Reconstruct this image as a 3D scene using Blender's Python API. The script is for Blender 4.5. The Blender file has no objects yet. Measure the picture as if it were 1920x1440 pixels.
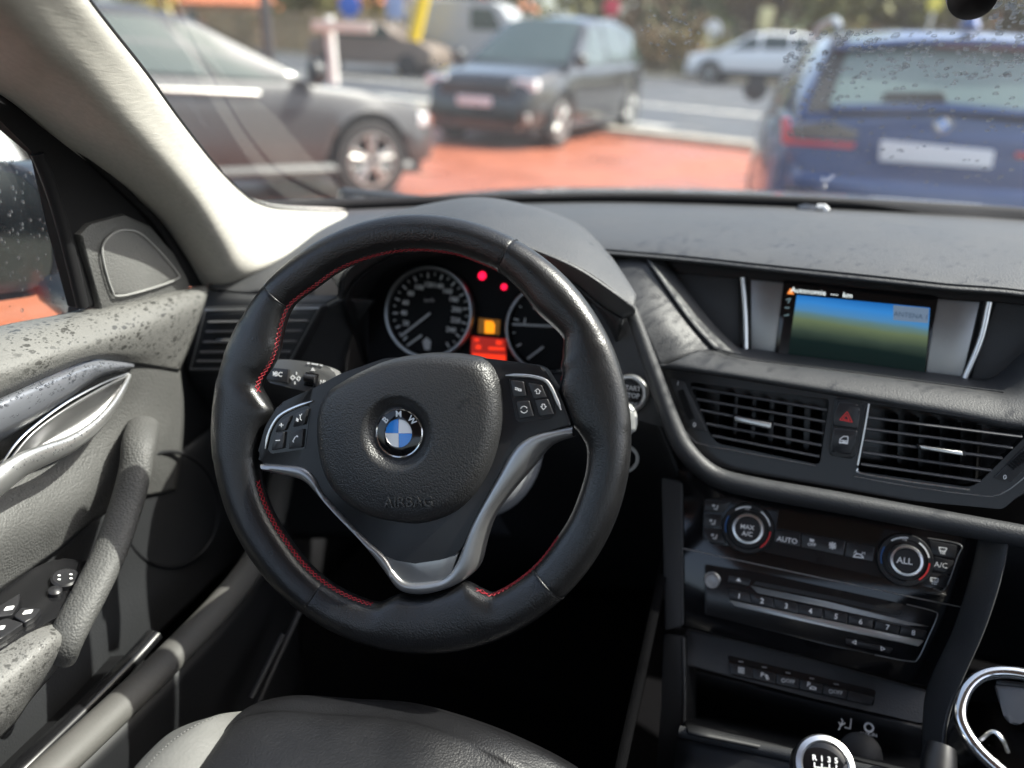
import bpy, bmesh, math, random
from mathutils import Vector, Matrix
from math import sin, cos, tan, pi, radians, sqrt, atan2, exp

random.seed(7)
sc = bpy.context.scene
col = sc.collection

# ------------------------------------------------------------------ camera
FPX = 1442.0                       # focal length in pixels of the 1920 x 1440 photograph
YAW, PIT, ROLL = radians(16), radians(22.5), radians(3)
CAM = Vector((0, 0, 1.15))
_fh = Vector((-sin(YAW), cos(YAW), 0)); _up = Vector((0, 0, 1))
FWD = _fh * cos(PIT) - _up * sin(PIT)
_u0 = _fh * sin(PIT) + _up * cos(PIT); _r0 = FWD.cross(_u0)
RGT = _r0 * cos(ROLL) + _u0 * sin(ROLL); UPV = -_r0 * sin(ROLL) + _u0 * cos(ROLL)
cam = bpy.data.cameras.new('camera'); cam_o = bpy.data.objects.new('camera', cam); col.objects.link(cam_o)
cam_o.matrix_world = Matrix(((RGT.x, UPV.x, -FWD.x, CAM.x), (RGT.y, UPV.y, -FWD.y, CAM.y), (RGT.z, UPV.z, -FWD.z, CAM.z), (0, 0, 0, 1)))
cam.sensor_fit = 'HORIZONTAL'; cam.sensor_width = 36; cam.lens = FPX / 1920 * 36
cam.clip_start = 0.02; cam.clip_end = 3000
cam.dof.use_dof = True; cam.dof.focus_distance = 0.68; cam.dof.aperture_fstop = 2.4
sc.camera = cam_o

# ------------------------------------------------------------------ sky, sun, exposure
SUN_AZ, SUN_EL = radians(69), radians(50)      # azimuth to the right of straight ahead
SUN = Vector((sin(SUN_AZ) * cos(SUN_EL), cos(SUN_AZ) * cos(SUN_EL), sin(SUN_EL)))
w = bpy.data.worlds.new('World'); sc.world = w; w.use_nodes = True
nt = w.node_tree; bg = nt.nodes['Background']
sky = nt.nodes.new('ShaderNodeTexSky'); sky.sky_type = 'NISHITA'; sky.sun_disc = False
sky.sun_elevation = SUN_EL; sky.sun_rotation = SUN_AZ
sky.air_density = 1.0; sky.dust_density = 4.0; sky.ozone_density = 1.0
hs = nt.nodes.new('ShaderNodeHueSaturation'); hs.inputs['Saturation'].default_value = .8      # thin high cloud
nt.links.new(sky.outputs[0], hs.inputs['Color']); nt.links.new(hs.outputs[0], bg.inputs[0]); bg.inputs[1].default_value = 0.15
sl = bpy.data.lights.new('sun', 'SUN'); sl.energy = 4.0; sl.angle = radians(0.55); sl.color = (1, .955, .88)
so = bpy.data.objects.new('sun', sl); col.objects.link(so)
so.rotation_euler = SUN.to_track_quat('Z', 'Y').to_euler(); so.location = (3, 3, 6)
sc.view_settings.view_transform = 'Standard'; sc.view_settings.look = 'None'
sc.view_settings.exposure = 1.55; sc.view_settings.gamma = 1.0
sc.cycles.use_denoising = True
sc.cycles.max_bounces = 8; sc.cycles.diffuse_bounces = 4; sc.cycles.glossy_bounces = 4
sc.cycles.transmission_bounces = 6; sc.cycles.transparent_max_bounces = 12
sc.cycles.caustics_reflective = False; sc.cycles.caustics_refractive = False
sc.cycles.sample_clamp_indirect = 6

# ------------------------------------------------------------------ geometry helpers
def ray(x, y): return FWD + RGT * ((x - 960) / FPX) - UPV * ((y - 720) / FPX)
def hit(x, y, P, n):
    d = ray(x, y); n = Vector(n)
    return CAM + d * (((Vector(P) - CAM).dot(n)) / d.dot(n))
def aY(x, y, Y): return hit(x, y, (0, Y, 0), (0, 1, 0))
def aX(x, y, X): return hit(x, y, (X, 0, 0), (1, 0, 0))
def aZ(x, y, Z): return hit(x, y, (0, 0, Z), (0, 0, 1))

class Fr:                                          # a plane of the place: origin, right, up, normal
    def __init__(s, P, n, x=(1, 0, 0)):
        s.P = Vector(P); s.n = Vector(n).normalized(); x = Vector(x)
        s.a = (x - s.n * x.dot(s.n)).normalized(); s.b = s.n.cross(s.a)
    def w(s, u, v, h=0): return s.P + s.a * u + s.b * v + s.n * h
    def uv(s, px, py, h=0):
        d = hit(px, py, s.P + s.n * h, s.n) - s.P
        return (d.dot(s.a), d.dot(s.b))
    def uvs(s, pts, h=0): return [s.uv(x, y, h) for x, y in pts]
    def pw(s, px, py, h=0): return s.w(*s.uv(px, py, h), h)

LOC = {}
def tag(o, label, cat, group=None, kind=None):
    if label: o['label'] = label
    if cat: o['category'] = cat
    if group: o['group'] = group
    if kind: o['kind'] = kind
    return o
def thing(name, loc, label, cat, group=None):
    o = bpy.data.objects.new(name, None); col.objects.link(o); o.location = Vector(loc)
    o.empty_display_size = .05
    LOC[o.name] = Vector(loc); return tag(o, label, cat, group)
def struct(o): o['kind'] = 'structure'; return o
def mk(name, verts, faces, mat, parent=None, smooth=35, uvless=True):
    L = LOC[parent.name] if parent else Vector((0, 0, 0))
    me = bpy.data.meshes.new(name)
    me.from_pydata([tuple(Vector(v) - L) for v in verts], [], faces); me.validate()
    bm = bmesh.new(); bm.from_mesh(me); bmesh.ops.recalc_face_normals(bm, faces=bm.faces); bm.to_mesh(me); bm.free()
    return _fin(name, me, mat, parent, smooth)
def _fin(name, me, mat, parent, smooth):
    if mat: me.materials.append(mat)
    if smooth:
        me.polygons.foreach_set('use_smooth', [True] * len(me.polygons))
        if smooth < 180: me.set_sharp_from_angle(angle=radians(smooth))
    o = bpy.data.objects.new(name, me); col.objects.link(o)
    if parent: o.parent = parent; LOC[o.name] = LOC[parent.name]
    else: LOC[o.name] = Vector((0, 0, 0))
    return o
def mkbm(name, bm, mat, parent=None, smooth=35):
    L = LOC[parent.name] if parent else Vector((0, 0, 0))
    bmesh.ops.translate(bm, vec=-L, verts=bm.verts)
    bmesh.ops.recalc_face_normals(bm, faces=bm.faces)
    me = bpy.data.meshes.new(name); bm.to_mesh(me); bm.free()
    return _fin(name, me, mat, parent, smooth)

def rpoly(poly, r, n=3):                            # round the corners of a polygon
    out = []; N = len(poly)
    for i in range(N):
        p = Vector(poly[i]).to_2d(); a = Vector(poly[i - 1]).to_2d(); b = Vector(poly[(i + 1) % N]).to_2d()
        da, db = a - p, b - p
        k = min(r, da.length * .45, db.length * .45)
        s, e = p + da.normalized() * k, p + db.normalized() * k
        for j in range(n + 1):
            t = j / n
            out.append(tuple(s * (1 - t) ** 2 + p * 2 * t * (1 - t) + e * t * t))
    return out
def spl(pts, n, closed=False):                      # Catmull-Rom through points of any dimension
    pts = [Vector(p) for p in pts]; N = len(pts); out = []
    segs = N if closed else N - 1
    for i in range(n):
        t = i / (n if closed else n - 1) * segs
        k = min(int(t), segs - 1); f = t - k
        if closed: p0, p1, p2, p3 = pts[(k - 1) % N], pts[k], pts[(k + 1) % N], pts[(k + 2) % N]
        else:
            p1, p2 = pts[k], pts[k + 1]
            p0 = pts[k - 1] if k else p1 * 2 - p2
            p3 = pts[k + 2] if k + 2 < N else p2 * 2 - p1
        out.append(p1 + (p2 - p0) * (.5 * f) + (p0 * 2 - p1 * 5 + p2 * 4 - p3) * (.5 * f * f) + (p1 * 3 - p0 - p2 * 3 + p3) * (.5 * f ** 3))
    return out
def prism_bm(fr, poly, h0, h1, bev=0, seg=2):
    bm = bmesh.new()
    ar = sum(poly[i - 1][0] * poly[i][1] - poly[i][0] * poly[i - 1][1] for i in range(len(poly)))
    if ar < 0: poly = poly[::-1]
    b = [bm.verts.new(fr.w(u, v, h0)) for u, v in poly]
    t = [bm.verts.new(fr.w(u, v, h1)) for u, v in poly]
    N = len(poly)
    bm.faces.new(b[::-1]); top = bm.faces.new(t)
    for i in range(N): bm.faces.new((b[i], b[(i + 1) % N], t[(i + 1) % N], t[i]))
    if bev > 0:
        bmesh.ops.bevel(bm, geom=list(top.edges), offset=bev, segments=seg, profile=.5, affect='EDGES', clamp_overlap=True)
    return bm
def prism(name, fr, poly, h0, h1, mat, parent, bev=0, seg=2, smooth=40):
    return mkbm(name, prism_bm(fr, poly, h0, h1, bev, seg), mat, parent, smooth)
def pprism(name, fr, px, h0, h1, mat, parent, bev=0, rnd=0, seg=2):   # outline given by picture points on the top face
    poly = fr.uvs(px, h1)
    if rnd: poly = rpoly(poly, rnd)
    return prism(name, fr, poly, h0, h1, mat, parent, bev, seg)
def lathe(name, fr, c, prof, mat, parent, n=48, a0=0, a1=2 * pi, smooth=40):
    full = abs(a1 - a0) > 6.28; m = n if full else n + 1
    vs = []; fs = []
    for i in range(m):
        t = a0 + (a1 - a0) * i / n
        for r, h in prof: vs.append(fr.w(c[0] + r * cos(t), c[1] + r * sin(t), h))
    K = len(prof)
    for i in range(n):
        j = (i + 1) % m
        for k in range(K - 1): fs.append((i * K + k, j * K + k, j * K + k + 1, i * K + k + 1))
    return mk(name, vs, fs, mat, parent, smooth)
def grid(name, G, mat, parent=None, thick=0, smooth=60, cu=False, off=-1):
    R, Cn = len(G), len(G[0]); vs = [p for r in G for p in r]; fs = []
    for i in range(R - 1):
        for j in range(Cn if cu else Cn - 1):
            k = (j + 1) % Cn
            fs.append((i * Cn + j, i * Cn + k, (i + 1) * Cn + k, (i + 1) * Cn + j))
    o = mk(name, vs, fs, mat, parent, smooth)
    if thick:
        m = o.modifiers.new('thickness', 'SOLIDIFY'); m.thickness = thick; m.offset = off
    return o
def loft(name, rows, nu, nv, mat, parent=None, thick=0, smooth=60, off=-1):
    R = [spl(r, nu) for r in rows]
    cols = [spl([R[i][j] for i in range(len(R))], nv) for j in range(nu)]
    G = [[cols[j][i] for j in range(nu)] for i in range(nv)]
    return grid(name, G, mat, parent, thick, smooth, off=off)
def tube_data(path, r, n=8, up=(0, 0, 1), rb=None, closed=False, cap=True, phase=0):
    path = [Vector(p) for p in path]; N = len(path); vs = []; fs = []
    up = Vector(up)
    for i, p in enumerate(path):
        if closed: t = path[(i + 1) % N] - path[i - 1]
        else: t = path[min(i + 1, N - 1)] - path[max(i - 1, 0)]
        t.normalize()
        s = t.cross(up); s = s.normalized() if s.length > 1e-6 else t.orthogonal().normalized()
        q = s.cross(t)
        ri = r[i] if isinstance(r, (list, tuple)) else r
        rj = (rb[i] if isinstance(rb, (list, tuple)) else rb) if rb is not None else ri
        for k in range(n):
            a = 2 * pi * k / n + phase
            vs.append(p + s * (cos(a) * ri) + q * (sin(a) * rj))
    for i in range(N if closed else N - 1):
        for k in range(n):
            i2 = (i + 1) % N; k2 = (k + 1) % n
            fs.append((i * n + k, i * n + k2, i2 * n + k2, i2 * n + k))
    if cap and not closed:
        fs.append(tuple(range(n))[::-1]); fs.append(tuple((N - 1) * n + k for k in range(n)))
    return vs, fs
def tube(name, path, r, mat, parent=None, n=8, up=(0, 0, 1), rb=None, closed=False, smooth=50, cap=True, phase=0):
    vs, fs = tube_data(path, r, n, up, rb, closed, cap, phase)
    return mk(name, vs, fs, mat, parent, smooth)
def merge(parts):
    V_, F_ = [], []
    for vs, fs in parts:
        k = len(V_); V_ += list(vs); F_ += [tuple(i + k for i in f) for f in fs]
    return V_, F_
def strokes(name, fr, lines, wid, h, mat, parent, th=.0002):  # printed lines: thin ribbons lying on a plane
    parts = []
    for ln in lines:
        P = [Vector(fr.uv(x, y, h)) for x, y in ln]
        for i in range(len(P) - 1):
            d = P[i + 1] - P[i]
            if d.length < 1e-7: continue
            d.normalize(); s = Vector((-d.y, d.x)) * wid / 2; e = d * wid * .3
            q = [P[i] - e + s, P[i + 1] + e + s, P[i + 1] + e - s, P[i] - e - s]
            vs = [fr.w(p.x, p.y, h) for p in q] + [fr.w(p.x, p.y, h + th) for p in q]
            parts.append((vs, [(4, 5, 6, 7), (0, 1, 5, 4), (1, 2, 6, 5), (2, 3, 7, 6), (3, 0, 4, 7)]))
    return mk(name, *merge(parts), mat, parent, 0)
def fills(name, fr, polys, h, mat, parent, th=.0002):
    parts = []
    for pl in polys:
        P = fr.uvs(pl, h); n = len(P)
        vs = [fr.w(u, v, h) for u, v in P] + [fr.w(u, v, h + th) for u, v in P]
        parts.append((vs, [tuple(range(n, 2 * n))] + [(i, (i + 1) % n, n + (i + 1) % n, n + i) for i in range(n)]))
    return mk(name, *merge(parts), mat, parent, 0)
def text(name, fr, px, s, hpx, mat, parent, h=0, dirpx=None, bold=False, ext=.00012):
    cu = bpy.data.curves.new(name, 'FONT'); cu.body = s; cu.align_x = 'CENTER'; cu.align_y = 'CENTER'
    c = Vector(fr.uv(px[0], px[1], h)); d = dirpx or (1, 0)
    a = Vector(fr.uv(px[0] + d[0] * 10, px[1] + d[1] * 10, h)) - c
    t = Vector(fr.uv(px[0], px[1] - 10, h)) - c
    cu.size = hpx * t.length / 10 / .72; cu.extrude = ext; cu.resolution_u = 2
    if bold: cu.offset = cu.size * .018
    o = bpy.data.objects.new(name, cu); col.objects.link(o); cu.materials.append(mat)
    ang = atan2(a.y, a.x)
    X = fr.a * cos(ang) + fr.b * sin(ang); Y = fr.n.cross(X); p = fr.w(c.x, c.y, h + ext)
    L = LOC[parent.name] if parent else Vector((0, 0, 0))
    M = Matrix(((X.x, Y.x, fr.n.x, p.x - L.x), (X.y, Y.y, fr.n.y, p.y - L.y), (X.z, Y.z, fr.n.z, p.z - L.z), (0, 0, 0, 1)))
    if parent: o.parent = parent
    o.matrix_local = M; LOC[o.name] = L
    return o
def circ(c, r, n=32, r2=None): return [(c[0] + r * cos(2 * pi * i / n), c[1] + (r2 or r) * sin(2 * pi * i / n)) for i in range(n)]
def lerp(a, b, t): return a + (b - a) * t
def interp(tab, x):
    if x <= tab[0][0]: return tab[0][1]
    for (a, b), (c, d) in zip(tab, tab[1:]):
        if x <= c: return lerp(b, d, (x - a) / (c - a))
    return tab[-1][1]

# ------------------------------------------------------------------ materials
def _nodes(name):
    m = bpy.data.materials.new(name); m.use_nodes = True
    t = m.node_tree; return m, t, t.nodes['Principled BSDF']
def pm(name, c, rough=.5, metal=0, spec=.5, coat=0, emit=None, es=1, bump=None, var=None, sheen=0, aniso=0):
    """bump = (kind, scale, strength, distance); var = (scale, amount)"""
    m, t, b = _nodes(name); L = t.links
    b.inputs['Base Color'].default_value = (*c, 1); b.inputs['Roughness'].default_value = rough
    b.inputs['Metallic'].default_value = metal; b.inputs['Specular IOR Level'].default_value = spec
    b.inputs['Coat Weight'].default_value = coat; b.inputs['Coat Roughness'].default_value = .05
    if sheen: b.inputs['Sheen Weight'].default_value = sheen
    if emit: b.inputs['Emission Color'].default_value = (*emit, 1); b.inputs['Emission Strength'].default_value = es
    tc = t.nodes.new('ShaderNodeTexCoord')
    if var:
        n = t.nodes.new('ShaderNodeTexNoise'); n.inputs['Scale'].default_value = var[0]; n.inputs['Detail'].default_value = 6
        n.inputs['Roughness'].default_value = .65
        L.new(tc.outputs['Object'], n.inputs['Vector'])
        r = t.nodes.new('ShaderNodeMapRange'); r.inputs[1].default_value = .3; r.inputs[2].default_value = .7
        r.inputs[3].default_value = 1 - var[1]; r.inputs[4].default_value = 1 + var[1]
        L.new(n.outputs['Fac'], r.inputs[0])
        x = t.nodes.new('ShaderNodeVectorMath'); x.operation = 'SCALE'; x.inputs[0].default_value = c
        L.new(r.outputs[0], x.inputs['Scale']); L.new(x.outputs[0], b.inputs['Base Color'])
        r2 = t.nodes.new('ShaderNodeMapRange'); r2.inputs[1].default_value = .3; r2.inputs[2].default_value = .7
        r2.inputs[3].default_value = max(.02, rough * .88); r2.inputs[4].default_value = min(1, rough * 1.12)
        L.new(n.outputs['Fac'], r2.inputs[0]); L.new(r2.outputs[0], b.inputs['Roughness'])
    if bump:
        kind, scale, st, dist = bump
        if kind == 'vor':
            v = t.nodes.new('ShaderNodeTexVoronoi'); v.feature = 'SMOOTH_F1'; v.inputs['Scale'].default_value = scale
            v.inputs['Smoothness'].default_value = .35
            nz = t.nodes.new('ShaderNodeTexNoise'); nz.inputs['Scale'].default_value = scale * .35
            ad = t.nodes.new('ShaderNodeVectorMath'); ad.operation = 'MULTIPLY_ADD'
            ad.inputs[1].default_value = (1.2 / scale,) * 3
            L.new(tc.outputs['Object'], nz.inputs['Vector']); L.new(nz.outputs['Color'], ad.inputs[0]); L.new(tc.outputs['Object'], ad.inputs[2])
            L.new(ad.outputs[0], v.inputs['Vector']); out = v.outputs['Distance']; inv = True
        else:
            v = t.nodes.new('ShaderNodeTexNoise'); v.inputs['Scale'].default_value = scale; v.inputs['Detail'].default_value = 3
            L.new(tc.outputs['Object'], v.inputs['Vector']); out = v.outputs['Fac']; inv = False
        bp = t.nodes.new('ShaderNodeBump'); bp.invert = inv; bp.inputs['Strength'].default_value = st; bp.inputs['Distance'].default_value = dist
        L.new(out, bp.inputs['Height']); L.new(bp.outputs['Normal'], b.inputs['Normal'])
    return m
def wet(name, c, rough, scale, amount, dark=.45, bump=None, stretch=(1, 1, 1)):   # trim marked by drops of rain
    m = pm(name, c, rough, bump=bump, var=(30, .08)); t = m.node_tree; L = t.links; b = t.nodes['Principled BSDF']
    base = b.inputs['Base Color'].links[0].from_socket
    tc = t.nodes.new('ShaderNodeTexCoord'); mp = t.nodes.new('ShaderNodeMapping'); mp.inputs['Scale'].default_value = stretch
    L.new(tc.outputs['Object'], mp.inputs['Vector'])
    nz = t.nodes.new('ShaderNodeTexNoise'); nz.inputs['Scale'].default_value = scale * 1.6; nz.inputs['Detail'].default_value = 2
    ad = t.nodes.new('ShaderNodeVectorMath'); ad.operation = 'MULTIPLY_ADD'; ad.inputs[1].default_value = (.55 / scale,) * 3
    L.new(mp.outputs[0], nz.inputs['Vector']); L.new(nz.outputs['Color'], ad.inputs[0]); L.new(mp.outputs[0], ad.inputs[2])
    last = None
    for k, sc_ in enumerate((1, 2.3)):
        v = t.nodes.new('ShaderNodeTexVoronoi'); v.inputs['Scale'].default_value = scale * sc_; L.new(ad.outputs[0], v.inputs['Vector'])
        sp = t.nodes.new('ShaderNodeSeparateColor'); L.new(v.outputs['Color'], sp.inputs[0])
        r = t.nodes.new('ShaderNodeMapRange'); r.inputs[1].default_value = 1 - amount; r.inputs[2].default_value = 1; r.inputs[3].default_value = 0; r.inputs[4].default_value = .52
        L.new(sp.outputs[0], r.inputs[0])
        sb = t.nodes.new('ShaderNodeMath'); sb.operation = 'SUBTRACT'; L.new(r.outputs[0], sb.inputs[0]); L.new(v.outputs['Distance'], sb.inputs[1])
        q = t.nodes.new('ShaderNodeMapRange'); q.inputs[1].default_value = 0; q.inputs[2].default_value = .09; L.new(sb.outputs[0], q.inputs[0])
        if last:
            mxm = t.nodes.new('ShaderNodeMath'); mxm.operation = 'MAXIMUM'; L.new(last, mxm.inputs[0]); L.new(q.outputs[0], mxm.inputs[1]); last = mxm.outputs[0]
        else: last = q.outputs[0]
    n2 = t.nodes.new('ShaderNodeTexNoise'); n2.inputs['Scale'].default_value = 14; L.new(tc.outputs['Object'], n2.inputs['Vector'])
    rg = t.nodes.new('ShaderNodeMapRange'); rg.inputs[1].default_value = .30; rg.inputs[2].default_value = .48; L.new(n2.outputs['Fac'], rg.inputs[0])
    ml = t.nodes.new('ShaderNodeMath'); ml.operation = 'MULTIPLY'; L.new(last, ml.inputs[0]); L.new(rg.outputs[0], ml.inputs[1])
    mx = t.nodes.new('ShaderNodeMix'); mx.data_type = 'RGBA'; L.new(base, mx.inputs['A'])
    mx.inputs['B'].default_value = (*[k * dark for k in c], 1)
    L.new(ml.outputs[0], mx.inputs['Factor']); L.new(mx.outputs['Result'], b.inputs['Base Color'])
    r2 = t.nodes.new('ShaderNodeMapRange'); r2.inputs[3].default_value = rough; r2.inputs[4].default_value = .3
    L.new(ml.outputs[0], r2.inputs[0]); L.new(r2.outputs[0], b.inputs['Roughness'])
    return m
def thin_glass(name, tint=(1, 1, 1), veil=0.0, rough=0.0):        # a pane: clear, mirror-like at a slant, a little dusty
    m = bpy.data.materials.new(name); m.use_nodes = True; t = m.node_tree; L = t.links
    t.nodes.remove(t.nodes['Principled BSDF']); out = t.nodes['Material Output']
    tr = t.nodes.new('ShaderNodeBsdfTransparent'); tr.inputs[0].default_value = (*tint, 1)
    gl = t.nodes.new('ShaderNodeBsdfGlossy'); gl.inputs['Roughness'].default_value = rough
    lw = t.nodes.new('ShaderNodeLayerWeight'); lw.inputs[0].default_value = .5
    pw5 = t.nodes.new('ShaderNodeMath'); pw5.operation = 'POWER'; pw5.inputs[1].default_value = 5; L.new(lw.outputs['Facing'], pw5.inputs[0])
    fz = t.nodes.new('ShaderNodeMath'); fz.operation = 'MULTIPLY_ADD'; fz.inputs[1].default_value = .92; fz.inputs[2].default_value = .05; L.new(pw5.outputs[0], fz.inputs[0])
    mx = t.nodes.new('ShaderNodeMixShader')
    L.new(fz.outputs[0], mx.inputs[0]); L.new(tr.outputs[0], mx.inputs[1]); L.new(gl.outputs[0], mx.inputs[2])
    last = mx
    if veil:
        tl = t.nodes.new('ShaderNodeBsdfTranslucent'); tl.inputs[0].default_value = (.9, .92, .95, 1)
        df = t.nodes.new('ShaderNodeTexNoise'); df.inputs['Scale'].default_value = 9; df.inputs['Detail'].default_value = 5
        tc = t.nodes.new('ShaderNodeTexCoord'); L.new(tc.outputs['Object'], df.inputs['Vector'])
        r = t.nodes.new('ShaderNodeMapRange'); r.inputs[1].default_value = .3; r.inputs[2].default_value = .7
        r.inputs[3].default_value = veil * .7; r.inputs[4].default_value = veil * 1.3
        L.new(df.outputs['Fac'], r.inputs[0])
        m2 = t.nodes.new('ShaderNodeMixShader'); L.new(r.outputs[0], m2.inputs[0]); L.new(mx.outputs[0], m2.inputs[1]); L.new(tl.outputs[0], m2.inputs[2])
        last = m2
    L.new(last.outputs[0], out.inputs['Surface'])
    return m
def emis(name, c, s, base=(.02, .02, .02)): return pm(name, base, .4, emit=c, es=s)

M = {}
M['leather'] = pm('black_leather', (.009, .009, .0095), .33, spec=.6, bump=('vor', 680, .42, .0005), var=(60, .15))
M['leather_fine'] = pm('black_leather_fine', (.009, .009, .0095), .31, spec=.6, bump=('vor', 760, .4, .0004), var=(60, .15))
M['airbag'] = pm('grained_airbag_plastic', (.026, .026, .0265), .36, bump=('vor', 680, .7, .0005))
M['plastic'] = pm('smooth_black_plastic', (.011, .011, .012), .36, var=(40, .1))
M['button'] = pm('button_plastic', (.020, .020, .022), .32)
M['soft'] = pm('grained_dash_plastic', (.036, .037, .039), .52, spec=.5, bump=('vor', 640, .42, .0005), var=(14, .12))
M['dash'] = pm('soft_dash_top', (.047, .048, .050), .50, spec=.55, bump=('vor', 600, .5, .0006), var=(10, .12))
M['dashlow'] = pm('dark_dash_plastic', (.012, .0125, .014), .55, bump=('noise', 500, .2, .0004))
M['gloss'] = pm('piano_black', (.006, .006, .007), .07, spec=.5, var=(25, .2))
M['gloss2'] = pm('satin_black', (.010, .010, .011), .22)
M['carpet'] = pm('black_carpet', (.0035, .0035, .004), .95, spec=.05, bump=('noise', 900, .8, .002))
M['silver'] = pm('satin_silver_paint', (.58, .58, .57), .33, metal=.85, var=(30, .06))
M['silver_dark'] = pm('dark_satin_silver', (.37, .37, .37), .34, metal=.8, var=(30, .06))
M['chrome'] = pm('chrome', (.72, .72, .72), .12, metal=1)
M['satin'] = pm('satin_chrome', (.80, .80, .79), .28, metal=1)
M['white'] = pm('white_print', (.92, .92, .92), .5)
M['whited'] = pm('grey_print', (.62, .62, .62), .5)
M['red'] = pm('red_print', (.75, .04, .04), .5)
M['redthread'] = pm('red_thread', (.33, .010, .022), .6)
M['blue'] = pm('blue_enamel', (.0, .22, .75), .15, coat=.6)
M['enamelw'] = pm('white_enamel', (.78, .79, .8), .15, coat=.6)
M['blueprint'] = pm('blue_print', (.02, .10, .30), .5)
M['cream'] = pm('cream_pillar_trim', (.60, .585, .535), .8, spec=.2, bump=('noise', 700, .35, .0006), var=(25, .05))
M['rubber'] = pm('black_rubber_seal', (.010, .010, .011), .75, spec=.2)
M['door'] = wet('grey_door_trim', (.135, .134, .127), .6, 150, .95, .40, bump=('vor', 560, .5, .0006), stretch=(1, .7, 1.2))
M['doorlow'] = pm('grey_door_card', (.085, .085, .082), .6, bump=('vor', 420, .7, .0008), var=(18, .1))
M['armrest'] = wet('wet_armrest', (.17, .168, .16), .6, 170, .95, .45, bump=('vor', 520, .6, .0007))
M['strip'] = pm('grey_trim_strip', (.20, .21, .235), .28, metal=.35, spec=.6)
M['seat'] = pm('black_seat_leather', (.009, .009, .010), .36, bump=('vor', 560, .4, .0005), var=(22, .12))
M['seatl'] = pm('sunlit_seat_bolster', (.12, .12, .114), .6, bump=('vor', 420, .35, .0005), var=(22, .08))  # bolster paler than the cushion, sunlight put into its colour
M['sill'] = pm('grey_sill_trim', (.10, .097, .091), .6, bump=('noise', 300, .25, .0006), var=(20, .1))
M['drop'] = None
def water_mat():                                    # rain beads: clear in the middle, dark and mirror-like at the rim
    m = bpy.data.materials.new('rain_water'); m.use_nodes = True; t = m.node_tree; L = t.links
    t.nodes.remove(t.nodes['Principled BSDF'])
    lw = t.nodes.new('ShaderNodeLayerWeight'); lw.inputs[0].default_value = .5
    rp = t.nodes.new('ShaderNodeValToRGB'); e = rp.color_ramp.elements
    e[0].position = .25; e[0].color = (.97, .97, .97, 1); e[1].position = .85; e[1].color = (.55, .57, .59, 1)
    L.new(lw.outputs['Facing'], rp.inputs[0])
    tr = t.nodes.new('ShaderNodeBsdfTransparent'); L.new(rp.outputs[0], tr.inputs[0])
    rf = t.nodes.new('ShaderNodeBsdfGlass'); rf.inputs['IOR'].default_value = 1.33; rf.inputs['Roughness'].default_value = 0
    gl = t.nodes.new('ShaderNodeBsdfGlossy'); gl.inputs['Roughness'].default_value = .02
    p5 = t.nodes.new('ShaderNodeMath'); p5.operation = 'POWER'; p5.inputs[1].default_value = 4; L.new(lw.outputs['Facing'], p5.inputs[0])
    f = t.nodes.new('ShaderNodeMath'); f.operation = 'MULTIPLY_ADD'; f.inputs[1].default_value = .5; f.inputs[2].default_value = .03; L.new(p5.outputs[0], f.inputs[0])
    m0 = t.nodes.new('ShaderNodeMixShader'); m0.inputs[0].default_value = .08; L.new(tr.outputs[0], m0.inputs[1]); L.new(rf.outputs[0], m0.inputs[2])
    mx = t.nodes.new('ShaderNodeMixShader'); L.new(f.outputs[0], mx.inputs[0]); L.new(m0.outputs[0], mx.inputs[1]); L.new(gl.outputs[0], mx.inputs[2])
    L.new(mx.outputs[0], t.nodes['Material Output'].inputs['Surface'])
    return m
M['drop'] = water_mat()
M['windscreen'] = thin_glass('windscreen_glass', (.76, .795, .78), .014)
M['glass'] = thin_glass('door_glass', (.9, .94, .92), .01)
M['clear'] = thin_glass('clear_cover', (.95, .95, .95), 0)

# ================================================================== CABIN SHELL (setting)
def shell():
    parts = []
    def sheet(rows, nu=12, nv=8):
        R = [spl(r, nu) for r in rows]; cols = [spl([R[i][j] for i in range(len(R))], nv) for j in range(nu)]
        G = [[cols[j][i] for j in range(nu)] for i in range(nv)]
        vs = [p for r in G for p in r]
        parts.append((vs, [(i * nu + j, i * nu + j + 1, (i + 1) * nu + j + 1, (i + 1) * nu + j) for i in range(nv - 1) for j in range(nu - 1)]))
    return sheet, parts
# roof lining over the seats
s, p = shell()
s([[(-.60, .26, 1.40), (-.3, .40, 1.44), (.11, .45, 1.46), (.5, .40, 1.44), (.82, .26, 1.40)],
   [(-.62, -.4, 1.42), (-.3, -.4, 1.47), (.11, -.4, 1.49), (.5, -.4, 1.47), (.84, -.4, 1.42)],
   [(-.60, -1.9, 1.36), (-.3, -1.9, 1.41), (.11, -1.9, 1.43), (.5, -1.9, 1.41), (.82, -1.9, 1.36)]])
o = mk('cabin_roof', *merge(p), pm('grey_roof_lining', (.42, .41, .38), .9), None); struct(o)
m = o.modifiers.new('t', 'SOLIDIFY'); m.thickness = .03; m.offset = 1
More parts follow.
